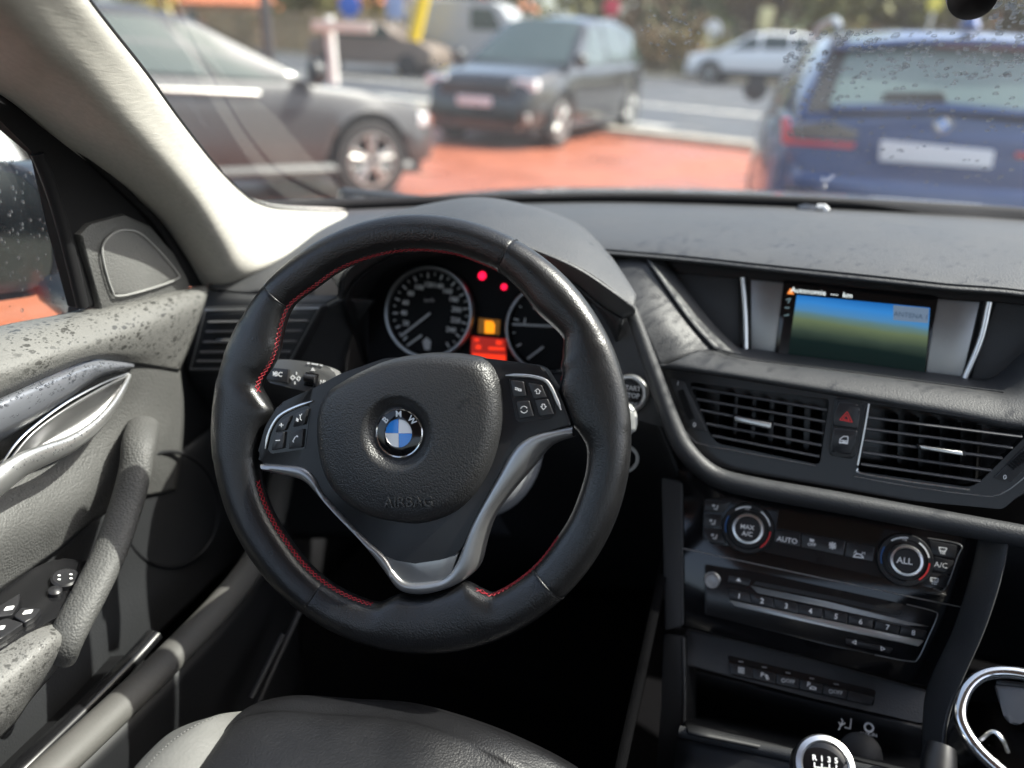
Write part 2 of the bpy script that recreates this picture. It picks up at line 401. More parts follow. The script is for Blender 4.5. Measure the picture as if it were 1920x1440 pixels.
# floor, passenger side below the windows, rear bench wall, pillars: closes the cabin behind and beside the camera
s, p = shell()
s([[(-.66, -1.9, .22), (.88, -1.9, .22)], [(-.66, 1.25, .22), (.88, 1.25, .22)]], 4, 6)
struct(mk('cabin_floor', *merge(p), M['carpet'], None))
s, p = shell()
s([[(.86, -1.9, .2), (.86, 1.2, .2)], [(.86, -1.9, .93), (.86, 1.2, .93)]], 6, 4)
s([[(.86, .98, .9), (.86, .86, .9)], [(.84, .34, 1.41), (.84, .24, 1.41)]], 3, 6)
s([[(.86, -.28, .9), (.86, -.42, .9)], [(.83, -.30, 1.41), (.83, -.44, 1.41)]], 3, 4)
s([[(-.66, -.28, .2), (-.66, -1.9, .2)], [(-.66, -.28, .93), (-.66, -1.9, .93)]], 6, 4)
s([[(-.65, -.28, .9), (-.65, -.42, .9)], [(-.61, -.30, 1.41), (-.61, -.44, 1.41)]], 3, 4)
s([[(-.66, -1.3, .2), (.86, -1.3, .2)], [(-.66, -1.5, 1.0), (.86, -1.5, 1.0)]], 6, 4)
o = mk('cabin_wall', *merge(p), M['dashlow'], None); struct(o)
m = o.modifiers.new('t', 'SOLIDIFY'); m.thickness = .02; m.offset = 0
s, p = shell()
s([[(-.66, -.3, .2), (-.66, .75, .2), (-.66, 1.28, .2)], [(-.655, -.3, .60), (-.655, .75, .60), (-.655, 1.28, .60)], [(-.652, -.3, .84), (-.652, .70, .86), (-.652, 1.28, .93)]], 8, 6)
o = mk('side_wall', *merge(p), M['dashlow'], None); struct(o)
m = o.modifiers.new('t', 'SOLIDIFY'); m.thickness = .02; m.offset = 0
# bulkhead between the footwell and the engine bay
s, p = shell()
s([[(-.7, 1.28, .2), (.95, 1.28, .2)], [(-.7, 1.26, .93), (.95, 1.26, .93)]], 4, 4)
o = mk('bulkhead_wall', *merge(p), M['dashlow'], None); struct(o)
m = o.modifiers.new('t', 'SOLIDIFY'); m.thickness = .03; m.offset = 0

# ================================================================== DASHBOARD
dash = thing('dashboard', (.1, 1.0, .9), 'dark grey soft dashboard spanning the car below the windscreen', 'dashboard')
WB = [(470, 396, .96), (560, 392, 1.02), (655, 390, 1.07), (800, 385, 1.12), (960, 380, 1.16), (1200, 378, 1.20), (1540, 389, 1.23), (1920, 411, 1.22), (2300, 450, 1.16)]
wb = [aY(*q) for q in WB] + [Vector((.85, .98, .955))]
lip = [aY(*q) for q in [(392, 540, .77), (480, 545, .79), (600, 520, .82), (760, 480, .86), (960, 465, .88), (1212, 480, .88), (1450, 504, .87), (1750, 536, .86), (2100, 580, .85)]] + [Vector((.86, .77, .93))]
mid = [a.lerp(b, .5) + Vector((0, 0, .012)) for a, b in zip(wb, lip)]
q3 = [a.lerp(b, .85) + Vector((0, 0, .009)) for a, b in zip(wb, lip)]
und = [p + Vector((0, .02, -.005)) for p in lip]
loft('dash_top', [wb, mid, q3, lip, und], 90, 26, M['dash'], dash, thick=.006)
# black rubber seal along the foot of the windscreen
tube('windscreen_seal', [p + Vector((0, -.004, .006)) for p in spl(wb, 50)], .009, M['rubber'], dash, n=8)

# front of the dash on the driver's side: vent tier, then the knee panel falling to the footwell
l1 = [aY(*q) for q in [(386, 545, .77), (470, 552, .785), (560, 553, .80), (640, 553, .81)]]
l2 = [aY(*q) for q in [(372, 580, .765), (470, 580, .775), (545, 578, .785), (605, 582, .795)]]
l3 = [aY(*q) for q in [(345, 700, .75), (430, 700, .76), (500, 702, .77), (560, 705, .78)]]
l4 = [aY(*q) for q in [(330, 790, .80), (430, 800, .80), (560, 820, .81), (700, 850, .82), (860, 860, .84)]]
l5 = [aY(*q) for q in [(330, 1000, .90), (450, 1010, .90), (600, 1010, .90), (760, 1010, .90), (960, 1010, .90)]]
loft('driver_fascia', [l1, l2, l3, l4, l5], 40, 40, M['soft'], dash, thick=.006)
k1 = [aY(*q) for q in [(860, 700, .84), (1000, 700, .85), (1130, 700, .84), (1215, 760, .82), (1275, 900, .80)]]
k2 = [aY(*q) for q in [(860, 860, .84), (1000, 870, .84), (1130, 860, .84), (1215, 880, .84), (1275, 960, .82)]]
k3 = [aY(*q) for q in [(860, 1120, .98), (1000, 1120, .98), (1120, 1120, .98), (1215, 1120, .97), (1270, 1120, .96)]]
loft('knee_panel', [k1, k2, k3], 20, 20, M['dashlow'], dash, thick=.006)

# instrument hood
hf = [aY(*q) for q in [(636, 545, .76), (650, 500, .745), (720, 452, .735), (820, 432, .73), (900, 432, .73), (985, 452, .735), (1080, 492, .74), (1150, 540, .75), (1191, 573, .76)]]
hb = [aY(*q) for q in [(590, 500, .90), (640, 455, .95), (720, 412, .99), (820, 391, 1.00), (900, 385, 1.00), (990, 389, .99), (1080, 418, .96), (1140, 476, .90), (1193, 566, .80)]]
hm = [a.lerp(b, .45) + Vector((0, 0, .022 - .012 * abs(i - 4) / 4)) for i, (a, b) in enumerate(zip(hf, hb))]
hu0 = [p + Vector((0, .002, -.010)) for p in hf]
hu = [aY(*q) for q in [(640, 560, .80), (668, 520, .80), (730, 480, .80), (820, 462, .80), (900, 464, .80), (985, 482, .80), (1070, 525, .80), (1125, 570, .79), (1170, 597, .77)]]
loft('instrument_hood', [hb, hm, hf, hu0, hu], 70, 30, M['dash'], dash, thick=.004)
# dark bowl round the instruments
bw = [aY(*q) for q in [(640, 560, .80), (668, 520, .80), (730, 480, .80), (820, 462, .80), (900, 464, .80), (985, 482, .80), (1070, 525, .80), (1125, 570, .79), (1170, 597, .77)]]
bw2 = [aY(*q) for q in [(690, 700, .89), (690, 560, .90), (740, 500, .90), (820, 478, .90), (920, 480, .90), (1010, 505, .90), (1090, 545, .90), (1130, 600, .90), (1140, 720, .89)]]
loft('instrument_bowl', [bw, [a.lerp(b, .5) for a, b in zip(bw, bw2)], bw2], 60, 10, M['dashlow'], dash, thick=.003)
# cheek panels left and right of the instruments
loft('cheek_panel', [[aY(*q) for q in [(640, 555, .80), (600, 580, .795), (560, 640, .785), (530, 720, .78)]],
                     [aY(*q) for q in [(700, 560, .85), (672, 600, .85), (648, 660, .84), (640, 760, .83)]]], 16, 8, M['dash'], dash, thick=.004)

# panel with the start button, its bright outer edge, and the trim band that runs on below the vents
SP = Fr(aY(1200, 700, .79), (-.22, -.93, .28))
pprism('start_panel', SP, [(1110, 560), (1180, 592), (1232, 690), (1272, 800), (1262, 806), (1190, 786), (1100, 770), (1080, 640)], -.02, 0, M['soft'], dash, bev=.003, rnd=.004)
tb = [(1168, 545, .80), (1190, 600, .79), (1222, 690, .775), (1258, 790, .76), (1288, 848, .75), (1340, 893, .745), (1420, 915, .74), (1560, 940, .735), (1740, 973, .73), (1950, 1012, .72), (2200, 1060, .71)]
tbp = spl([aY(*q) for q in tb], 70)
rr = [lerp(.006, .0105, min(1, i / 25)) for i in range(70)]
tube('trim_band', tbp, rr, M['soft'], dash, n=16, up=(0, -.6, .8), rb=[r * 1.15 for r in rr], phase=pi / 16)
# side wall left of the display and padded roll below it
A_ = [aY(*q) for q in [(1060, 405, 1.02), (1110, 450, .93), (1150, 510, .87), (1192, 590, .82), (1236, 692, .79)]]
B_ = [aY(*q) for q in [(1190, 462, .93), (1212, 489, .885), (1250, 545, .86), (1292, 604, .84), (1338, 656, .825)]]
B2 = [aY(*q) for q in [(1225, 470, .95), (1250, 500, .905), (1292, 556, .88), (1340, 616, .865), (1398, 672, .85)]]
loft('side_facet', [A_, [a.lerp(b, .5) + Vector((0, -.004, .002)) for a, b in zip(A_, B_)], B_], 30, 12, M['soft'], dash, thick=.004)
loft('side_edge', [[p + Vector((-.001, -.0015, .001)) for p in B_], B2], 30, 6, M['dash'], dash, thick=.003)
inn = [(1338, 656, .828), (1400, 673, .83), (1600, 698, .83), (1800, 725, .825), (1880, 735, .82), (1925, 690, .84), (2000, 600, .87)]
out = [(1232, 690, .79), (1330, 702, .787), (1560, 740, .782), (1780, 780, .777), (1900, 805, .772), (2020, 815, .770), (2150, 800, .775)]
ci = [aY(*q) for q in inn]; co = [aY(*q) for q in out]
c1 = [a.lerp(b, .30) + Vector((0, -.010, .008)) for a, b in zip(ci, co)]
c2 = [a.lerp(b, .72) + Vector((0, -.012, .005)) for a, b in zip(ci, co)]
ci0 = [p + Vector((0, .05, -.004)) for p in ci]
co0 = [p + Vector((0, .02, -.008)) for p in co]
loft('padded_roll', [ci0, ci, c1, c2, co, co0], 110, 30, M['soft'], dash, thick=.004)
tube('seam_bead', spl([p + Vector((0, -.002, .001)) for p in ci[0:5]], 40), .0009, M['soft'], dash, n=6)
# passenger side of the dash below the display, and glovebox
loft('passenger_fascia', [[Vector((.30, .86, .70)), Vector((.5, .84, .72)), Vector((.84, .82, .74))], [Vector((.28, .88, .62)), Vector((.5, .86, .62)), Vector((.84, .84, .62))], [Vector((.26, 1.0, .42)), Vector((.5, 1.0, .42)), Vector((.84, .98, .42))]], 16, 16, M['dashlow'], dash, thick=.006)
loft('passenger_fascia', [[Vector((.43, .855, .945)), Vector((.64, .83, .945)), Vector((.86, .78, .93))], [Vector((.43, .80, .90)), Vector((.64, .78, .90)), Vector((.86, .74, .89))], [Vector((.45, .77, .83)), Vector((.64, .75, .83)), Vector((.86, .72, .82))], [Vector((.42, .80, .72)), Vector((.64, .79, .72)), Vector((.86, .77, .72))], [Vector((.42, .85, .66)), Vector((.64, .84, .66)), Vector((.86, .82, .66))]], 20, 24, M['soft'], dash, thick=.006)
# glass-topped sun sensor at the foot of the windscreen
sn = aY(1520, 391, 1.20)
lathe('sun_sensor', Fr(sn, (0, -.2, 1)), (0, 0), [(.020, -.006), (.018, .001), (.012, .003), (0, .004)], M['gloss2'], dash, n=20)
tube('sensor_rim', [aY(1532, 388, 1.19), aY(1545, 388, 1.19), aY(1552, 396, 1.185)], .004, M['white'], dash, n=6)

# ------------------------------------------------------------------ central display
DF = Fr(aY(1600, 620, .885), (-.06, -.96, .26))
disp = thing('centre_display', DF.pw(1600, 700), 'lit navigation display with blue and green picture set into the dashboard', 'display')
pprism('display_back', DF, [(1180, 470), (2000, 560), (2000, 760), (1380, 700), (1250, 640)], -.03, -.012, M['gloss2'], disp)
pprism('side_panel', DF, [(1258, 512), (1385, 522), (1388, 672), (1345, 660)], -.012, -.002, M['soft'], disp, bev=.002, rnd=.004)
pprism('side_panel', DF, [(1408, 524), (1470, 530), (1452, 680), (1408, 672)], -.012, .000, M['silver_dark'], disp, bev=.002)
pprism('side_panel', DF, [(1757, 560), (1838, 566), (1802, 722), (1733, 714)], -.012, .000, M['silver_dark'], disp, bev=.002)
pprism('side_panel', DF, [(1866, 566), (2000, 580), (2000, 760), (1815, 726)], -.012, -.002, M['soft'], disp, bev=.002)
tube('chrome_strip', spl([DF.pw(1392, 520, .003), DF.pw(1397, 600, .003), DF.pw(1398, 674, .003)], 8), .0032, M['satin'], disp, n=8)
tube('chrome_strip', spl([DF.pw(1855, 566, .003), DF.pw(1838, 640, .003), DF.pw(1803, 724, .003)], 10), .0032, M['satin'], disp, n=8)
pprism('bezel', DF, [(1470, 526), (1760, 556), (1732, 716), (1450, 680)], -.012, .002, M['gloss'], disp, bev=.001)
scr = pprism('screen', DF, [(1478, 538), (1752, 566), (1732, 708), (1458, 672)], .002, .0026, pm('screen_glass', (.004, .004, .005), .12), disp)
def screen_mat():
    m, t, b = _nodes('navigation_picture'); L = t.links
    b.inputs['Base Color'].default_value = (.003, .003, .003, 1); b.inputs['Roughness'].default_value = .3; b.inputs['Specular IOR Level'].default_value = .1
    tc = t.nodes.new('ShaderNodeTexCoord'); sp = t.nodes.new('ShaderNodeSeparateXYZ'); L.new(tc.outputs['Generated'], sp.inputs[0])
    n = t.nodes.new('ShaderNodeTexNoise'); n.inputs['Scale'].default_value = 5; L.new(tc.outputs['Generated'], n.inputs['Vector'])
    ad = t.nodes.new('ShaderNodeMath'); ad.operation = 'MULTIPLY_ADD'; ad.inputs[1].default_value = .05; L.new(n.outputs['Fac'], ad.inputs[0]); L.new(sp.outputs['Z'], ad.inputs[2])
    r = t.nodes.new('ShaderNodeValToRGB'); e = r.color_ramp.elements
    e[0].position = .02; e[0].color = (.002, .006, .006, 1); e[1].position = .99; e[1].color = (.012, .13, .42, 1)
    for pos, c in [(.34, (.004, .012, .011, 1)), (.46, (.035, .055, .040, 1)), (.62, (.12, .16, .085, 1)), (.70, (.10, .19, .20, 1)), (.76, (.07, .22, .42, 1)), (.88, (.035, .22, .58, 1))]:
        x = e.new(pos); x.color = c
    L.new(ad.outputs[0], r.inputs[0]); L.new(r.outputs[0], b.inputs['Emission Color']); b.inputs['Emission Strength'].default_value = .36
    return m
fills('map_picture', DF, [[(1494, 553), (1744, 577), (1734, 706), (1476, 674)]], .0028, screen_mat(), scr)
fills('message_box', DF, [[(1675, 572), (1742, 578), (1740, 606), (1675, 600)]], .0031, emis('grey_box', (.09, .13, .19), .5), scr)
text('lettering', DF, (1708, 592), 'ANTENA 1', 9, emis('dark_text', (.02, .04, .07), .5), scr, .0034, (1, .11))
text('lettering', DF, (1540, 549), 'Autonomie  ---  km', 10, emis('pale_text', (.55, .6, .6), .8), scr, .0030, (1, .10))
fills('warning_mark', DF, [[(1476, 551), (1482, 540), (1489, 552)]], .0030, emis('amber_mark', (.55, .16, .03), .8), scr)
strokes('menu_mark', DF, [[(1474, 562), (1482, 560), (1478, 568)], [(1472, 577), (1480, 577)], [(1471, 592), (1479, 590)]], .0012, .0030, emis('menu_grey', (.06, .09, .1), .8), scr)

# ------------------------------------------------------------------ air vents
M['slat'] = pm('slat_plastic', (.10, .10, .104), .33); M['fascia'] = pm('dark_fascia_plastic', (.016, .016, .018), .25, spec=.45)
VF = Fr(aY(1560, 800, .775), (-.10, -.94, .30))
fas = thing('vent_fascia', VF.pw(1560, 900), 'gloss black fascia panel framing the two middle air vents', 'fascia')
def fascia():
    outer = rpoly(VF.uvs([(1238, 684), (1400, 706), (1580, 737), (1760, 769), (2010, 815), (1990, 860), (1880, 955), (1700, 938), (1529, 908), (1400, 886), (1340, 872), (1300, 842), (1278, 800)]), .004)
    holes = [rpoly(VF.uvs(h), .005) for h in ([(1292, 716), (1556, 748), (1537, 872), (1346, 832), (1331, 815)],
                                               [(1630, 755), (1925, 800), (1925, 817), (1837, 904), (1818, 914), (1607, 884)])]
    bm = bmesh.new()
    loops = []
    for pl in [outer] + holes:
        vs = [bm.verts.new(VF.w(u, v, 0)) for u, v in pl]
        loops.append([bm.edges.new((vs[i], vs[(i + 1) % len(vs)])) for i in range(len(vs))])
    bmesh.ops.triangle_fill(bm, use_beauty=True, use_dissolve=False, edges=[e for l in loops for e in l], normal=VF.n)
    r = bmesh.ops.extrude_face_region(bm, geom=list(bm.faces))
    bmesh.ops.translate(bm, vec=VF.n * -.016, verts=[g for g in r['geom'] if isinstance(g, bmesh.types.BMVert)])
    return bm
mkbm('fascia_panel', fascia(), M['fascia'], fas, 30)
pprism('fascia_back', VF, [(1240, 690), (1990, 815), (1960, 900), (1880, 950), (1330, 870)], -.075, -.068, M['gloss2'], fas)
pl = [(1600, 884), (1608, 870), (1628, 760)]
tube('chrome_edge', spl([VF.pw(1629, 757, .001), VF.pw(1619, 815, .001), VF.pw(1608, 872, .001)], 10), .0014, M['satin'], fas, n=6)
tube('chrome_edge', spl([VF.pw(1608, 878, .001), VF.pw(1614, 887, .001), VF.pw(1700, 902, .001), VF.pw(1818, 918, .001)], 14), .0008, M['satin'], fas, n=6)
tube('chrome_edge', spl([VF.pw(1283, 806, .0005), VF.pw(1299, 824, .0005), VF.pw(1320, 834, .0005), VF.pw(1420, 853, .0005), VF.pw(1529, 873, .0005)], 16), .0006, M['silver_dark'], fas, n=6)
tube('chrome_edge', spl([VF.pw(1600, 893, .0005), VF.pw(1700, 911, .0005), VF.pw(1818, 927, .0005), VF.pw(1880, 925, .0005), VF.pw(1960, 860, .0005)], 16), .0006, M['silver_dark'], fas, n=6)

def vent(label, fr, slats, vanes, tabpx, vy, slat_h=-.003, rad=(.0050, .0015), depth=.05):
    v = thing('air_vent', fr.pw(*slats[-1][0], -.02), label, 'air vent', 'air vents in the dashboard')
    for a, b in slats:
        pa, pb = fr.pw(*a, slat_h), fr.pw(*b, slat_h)
        tube('slat', [pa, pa.lerp(pb, .5), pb], rad[0], M['slat'], v, n=10, up=Vector(fr.b) , rb=rad[1])
    for x0, y0, x1, y1 in vanes:
        A, B = fr.pw(x0, y0, -.028), fr.pw(x1, y1, -.028)
        d = fr.n * -.03 + fr.a * .010; t = fr.a * .0012
        mk('vane', [A - t, A + t, A + t + d, A - t + d, B - t, B + t, B + t + d, B - t + d],
           [(0, 1, 2, 3), (4, 7, 6, 5), (0, 4, 5, 1), (1, 5, 6, 2), (2, 6, 7, 3), (3, 7, 4, 0)], M['carpet'], v, 0)
    if tabpx:
        tb_ = pprism('tab', fr, tabpx, -.008, .004, M['gloss2'], v, bev=.0015, rnd=.001)
        c0 = [fr.uv(*p, .0045) for p in tabpx]
        cx = sum(p[0] for p in c0) / 4; cy = sum(p[1] for p in c0) / 4
        pl = [(cx + (p[0] - cx) * .88, cy + (p[1] - cy) * .62) for p in c0]
        prism('tab_inlay', fr, pl, .004, .0048, M['satin'], tb_, bev=.0003)
    return v
def thumbwheel(v, fr, panel, ends, wid, n=15, marks=()):
    pn = pprism('wheel_plate', fr, panel, -.02, .0016, M['soft'], v, bev=.001, rnd=.002)
    A, B = Vector(fr.uv(*ends[0], 0)), Vector(fr.uv(*ends[1], 0)); d = (B - A); Ln = d.length; d.normalize(); s = Vector((-d.y, d.x)) * wid / 2
    parts = []
    for i in range(n):
        t0, t1 = (i + .1) / n, (i + .75) / n
        for k in (0,):
            q = [A + d * Ln * t0 - s, A + d * Ln * t1 - s, A + d * Ln * t1 + s, A + d * Ln * t0 + s]
            hh = .0022 + .004 * sin(pi * (t0 + t1) / 2)
            vs = [fr.w(p.x, p.y, -.001) for p in q] + [fr.w(p.x, p.y, hh) for p in q]
            parts.append((vs, [(4, 5, 6, 7), (0, 1, 5, 4), (1, 2, 6, 5), (2, 3, 7, 6), (3, 0, 4, 7)]))
    mk('thumbwheel', *merge(parts), M['rubber'], v, 0)
    for p, sx in marks: text('lettering', fr, p, sx, 9, M['white'], pn, .0017, (1, .15))
S1 = [((1298, 727), (1550, 769)), ((1307, 748.5), (1547, 791)), ((1314, 769), (1543, 812.6)), ((1325, 794.5), (1540, 835)), ((1336, 817), (1536, 856))]
V1 = [(1352 + i * 34, 735 + i * 6.5, 1348 + i * 34, 838 + i * 6.5) for i in range(6)]
v1 = vent('black slatted air vent left of the hazard switch with silver tab', VF, S1, V1, [(1373, 777), (1451, 792), (1449, 807), (1374, 791)], 0)
thumbwheel(v1, VF, [(1254, 708), (1283, 715), (1326, 809), (1290, 801)], [(1277, 731), (1298, 786)], .0065, 15, [((1271, 719), '1'), ((1302, 797), '0')])
S2 = [((1627, 783), (1915, 819)), ((1623, 804), (1897, 839.5)), ((1619, 825.7), (1878, 859)), ((1617, 848), (1858, 882)), ((1614, 870), (1837, 902))]
V2 = [(1668 + i * 40, 778 + i * 5, 1666 + i * 40, 888 + i * 5) for i in range(5)]
v2 = vent('black slatted air vent right of the hazard switch with silver tab', VF, S2, V2, [(1719, 833), (1809, 845.5), (1811, 856), (1722, 843)], 0)
thumbwheel(v2, VF, [(1862, 896), (1896, 904), (1985, 822), (1950, 812)], [(1893, 876), (1950, 826)], .0070, 15, [((1884, 895), '0')])
# side vent by the driver's door
LF = Fr(aY(470, 635, .762), (.10, -.97, .22))
pprism('vent_frame', LF, [(378, 576), (606, 572), (536, 698), (350, 698)], -.02, .003, M['soft'], dash, bev=.003, rnd=.005)
pprism('vent_throat', LF, [(392, 590), (585, 588), (530, 684), (366, 684)], .0031, .0036, M['dashlow'], dash)
S3 = [((393, 604), (578, 601)), ((388, 622), (566, 620)), ((383, 641), (556, 640)), ((377, 660), (546, 659)), ((371, 677), (537, 677))]
v3 = vent('black slatted side vent beside the driver door', LF, S3, [], [(404, 634), (438, 632), (438, 645), (402, 646)], 0, slat_h=.006, rad=(.004, .0016))
mk('bezel', *tube_data([LF.pw(*q, .005) for q in [(385, 582), (598, 578), (535, 692), (357, 692)]], .0016, 6, closed=True), M['silver_dark'], v3)

# ------------------------------------------------------------------ hazard and lock switches
hz = thing('hazard_switch', VF.pw(1582, 850, 0), 'pair of black switches with red triangle and door symbol between the vents', 'switch')
b1 = pprism('button', VF, [(1571, 752), (1608, 757), (1613, 767), (1609, 805), (1561, 799), (1564, 779)], -.004, .004, M['button'], hz, bev=.0018, rnd=.002, seg=3)
b2 = pprism('button', VF, [(1560.5, 801.5), (1608.5, 807.5), (1605, 827), (1596, 853), (1561, 848), (1557, 838)], -.004, .004, M['button'], hz, bev=.0018, rnd=.002, seg=3)
tr = [(1588.5, 772), (1598, 791.5), (1574.6, 787)]
strokes('hazard_mark', VF, [tr + [tr[0]], [(1587.5, 778), (1592.5, 788), (1580, 785.5), (1587.5, 778)]], .0009, .0041, M['red'], b1)
strokes('door_mark', VF, [[(1574, 831), (1575, 823), (1582, 818), (1590, 819), (1589, 832), (1574, 830)], [(1575, 825), (1589, 827)], [(1574, 829), (1589, 830)], [(1580, 828), (1586, 829)]], .0009, .0041, M['white'], b2)
pprism('switch_surround', VF, [(1566, 745), (1613, 751), (1619, 767), (1612, 826), (1600, 861), (1557, 855), (1552, 838), (1559, 778)], 0, .0012, M['plastic'], hz, bev=.0008, rnd=.004)

# ------------------------------------------------------------------ centre stack
SF = Fr(aY(1560, 1080, .745), (-.045, -.88, .47))
stack = thing('centre_stack', SF.pw(1500, 1280), 'gloss black middle console panel carrying the climate and radio controls', 'console')
pprism('stack_panel', SF, [(1272, 880), (1500, 930), (1890, 1005), (1852, 1020), (1772, 1296), (1276, 1172)], -.03, 0, M['gloss'], stack, bev=.001)
tube('panel_joint', [SF.pw(1281, 1028.5, .0002), SF.pw(1545, 1085, .0002), SF.pw(1811, 1140.5, .0002)], .0007, M['silver_dark'], stack, n=6)
pprism('side_cheek', SF, [(1240, 895), (1277, 903), (1279, 1176), (1246, 1182)], -.05, .004, M['dashlow'], stack, bev=.003, rnd=.003)
tube('cheek_highlight', spl([SF.pw(1278, 906, .003), SF.pw(1279, 1040, .003), SF.pw(1280, 1170, .003)], 10), .0012, M['soft'], stack, n=8)  # lighter bead stands in for the highlight along the cheek
LFm = Fr(aY(1262, 1300, .68), (-.2, -.85, .5))
pprism('side_cheek', LFm, [(1243, 1186), (1281, 1192), (1284, 1320), (1280, 1500), (1225, 1500), (1240, 1320)], -.06, .004, M['dashlow'], stack, bev=.004, rnd=.004)
tube('cheek_highlight', spl([LFm.pw(1281, 1196, .003), LFm.pw(1283, 1320, .003), LFm.pw(1277, 1490, .003)], 10), .0022, M['soft'], stack, n=8)  # highlight bead carried on down the lower cheek
rs = [aY(*q) for q in [(1895, 1000, .725), (1880, 1080, .70), (1848, 1180, .675), (1800, 1290, .645), (1775, 1370, .615), (1770, 1480, .575)]]
rs2 = [aY(*q) for q in [(1850, 1010, .735), (1832, 1090, .715), (1800, 1190, .69), (1752, 1296, .665), (1742, 1370, .635), (1740, 1480, .59)]]
rs3 = [p + Vector((.012, .05, -.02)) for p in rs]
loft('side_padding', [[p + Vector((0, .02, -.01)) for p in rs2], rs2, [a.lerp(b, .5) + Vector((0, -.006, .006)) for a, b in zip(rs, rs2)], rs, rs3], 30, 16, M['soft'], stack, thick=.003)

clim = thing('climate_control', SF.pw(1560, 1100, 0), 'climate control panel with two silver ringed dials above the radio', 'control panel')
pprism('panel', SF, [(1320, 935), (1375, 933), (1460, 956), (1655, 990), (1740, 1009), (1802, 1022), (1790, 1060), (1768, 1107), (1720, 1098), (1560, 1062), (1380, 1024), (1335, 1021), (1317, 1007)], 0, .002, M['gloss2'], clim, bev=.0006, rnd=.003)
pprism('readout', SF, [(1460, 957), (1658, 991), (1644, 1021), (1456, 990)], .002, .0024, pm('readout_glass', (.012, .010, .008), .1), clim)
tube('face_edge', spl([SF.pw(*q, .0022) for q in [(1740, 1009), (1800, 1021), (1795, 1045), (1772, 1104), (1750, 1104)]], 24), .0005, M['silver_dark'], clim, n=6)
def dialk(c, rb, rk, s, hp):
    cu = SF.uv(*c, .006); k = (Vector(SF.uv(c[0] + 10, c[1], .006)) - Vector(cu)).length / 10
    RB, RK = rb * k, rk * k
    d = lathe('dial_surround', SF, cu, [(RB, .001), (RB, .0045), (RB - .001, .0058), (RK + .0055, .0058), (RK + .0045, .003), (0, .003)], M['plastic'], clim, n=56)
    kn = lathe('dial_knob', SF, cu, [(RK, .003), (RK, .013), (RK - .0008, .0142), (RK - .0030, .0146), (RK - .0036, .0138)], M['satin'], clim, n=56)
    lathe('knob_cap', SF, cu, [(RK - .0035, .0130), (RK - .0042, .0136), (0, .0136)], M['button'], kn, n=48)
    for t0, t1, m_ in ((28, 72, 'white'), (100, 142, 'white'), (-38, 14, 'red'), (166, 212, 'blueprint')):
        off = radians(-10)
        lathe('scale_mark', SF, cu, [(RK + .0058, .0059), (RK + .0058, .0061), (RK + .0074, .0061), (RK + .0074, .0059)], M[m_], d, n=14, a0=radians(t0) + off, a1=radians(t1) + off)
    strokes('seat_mark', SF, [[(c[0] - 1 + i, c[1] - rk - 10.5 + .2 * i), (c[0] - 1 + i, c[1] - rk - 4.5 + .2 * i)] for i in (-3, 0, 3)], .0007, .0059, M['whited'], d)
    for i, sx in enumerate(s): text('lettering', SF, (c[0] - 1, c[1] + (i - (len(s) - 1) / 2) * hp * 1.5 + (4 if len(s) > 1 else 2)), sx, hp, M['white'], kn, .0137, (1, .14), True)
dialk((1402, 991), 49, 30, ['MAX', 'A/C'], 8.5)
dialk((1697, 1050), 54, 32, ['ALL'], 12)
def pbutton(parent, fr, px, h0, h1, bev=.0006): return pprism('button', fr, px, h0, h1, M['button'], parent, bev=bev, rnd=.0012)
B = lambda px: pbutton(clim, SF, px, .001, .0034)
b = B([(1455, 994), (1501, 1000), (1500, 1025), (1452, 1016)]); text('lettering', SF, (1476, 1013), 'AUTO', 9.5, M['white'], b, .0036, (1, .17), True)
b = B([(1504, 1001), (1585, 1015), (1581, 1042), (1503, 1026)])
strokes('fan_mark', SF, [[(1519, 1011), (1526, 1013)], [(1519, 1014), (1525, 1015.5)]], .0016, .0036, M['white'], b); text('lettering', SF, (1522, 1021.5), 'OFF', 6, M['white'], b, .0036, (1, .17), True)
strokes('fan_mark', SF, [[(1556, 1018), (1566, 1028)], [(1566, 1019), (1556, 1027)], [(1561, 1017), (1561, 1029)], [(1555, 1022), (1567, 1024)]], .0016, .0036, M['white'], b)
b = B([(1588, 1017), (1640, 1026), (1636, 1053), (1584, 1043)])
strokes('air_mark', SF, [[(1601, 1042), (1606, 1038), (1614, 1040), (1618, 1044)], [(1600, 1044), (1619, 1046)]], .0014, .0036, M['white'], b)
text('lettering', SF, (1604, 1035), 'A', 7, M['white'], b, .0036, (1, .17)); text('lettering', SF, (1619, 1038), 'M', 6, M['white'], b, .0036, (1, .17))
for px, c in (([(1322, 938), (1372, 940), (1354, 962), (1321, 959)], (1341, 950)), ([(1321, 962.5), (1353, 965), (1351, 988), (1319, 986)], (1336, 978)), ([(1319, 990), (1352, 992), (1362, 1020), (1335, 1017), (1321, 1009)], (1339, 1005))):
    b = B(px); x, y = c
    fills('airflow_mark', SF, [[(x + 6 * cos(a) * .5 - 3, y - 2 + 5 * sin(a) * .5) for a in [i * pi / 4 for i in range(8)]]], .0036, M['whited'], b)
    strokes('airflow_mark', SF, [[(x - 2, y + 4), (x + 3, y + 5), (x + 5, y - 2)]], .0014, .0036, M['whited'], b)
b = B([(1742, 1012), (1795, 1023), (1790, 1048), (1748, 1039)])
strokes('demist_mark', SF, [[(1761, 1026), (1775, 1028), (1772, 1035), (1762, 1033), (1761, 1026)], [(1764, 1031), (1764, 1038)], [(1768, 1032), (1768, 1039)], [(1771, 1032), (1771, 1039)]], .0009, .0036, M['white'], b)
b = B([(1752, 1043.5), (1789, 1052), (1783, 1076), (1748, 1068)]); text('lettering', SF, (1764, 1060), 'A/C', 10, M['white'], b, .0036, (1, .14))
b = B([(1744, 1073), (1782, 1081), (1773, 1103), (1726, 1093)])
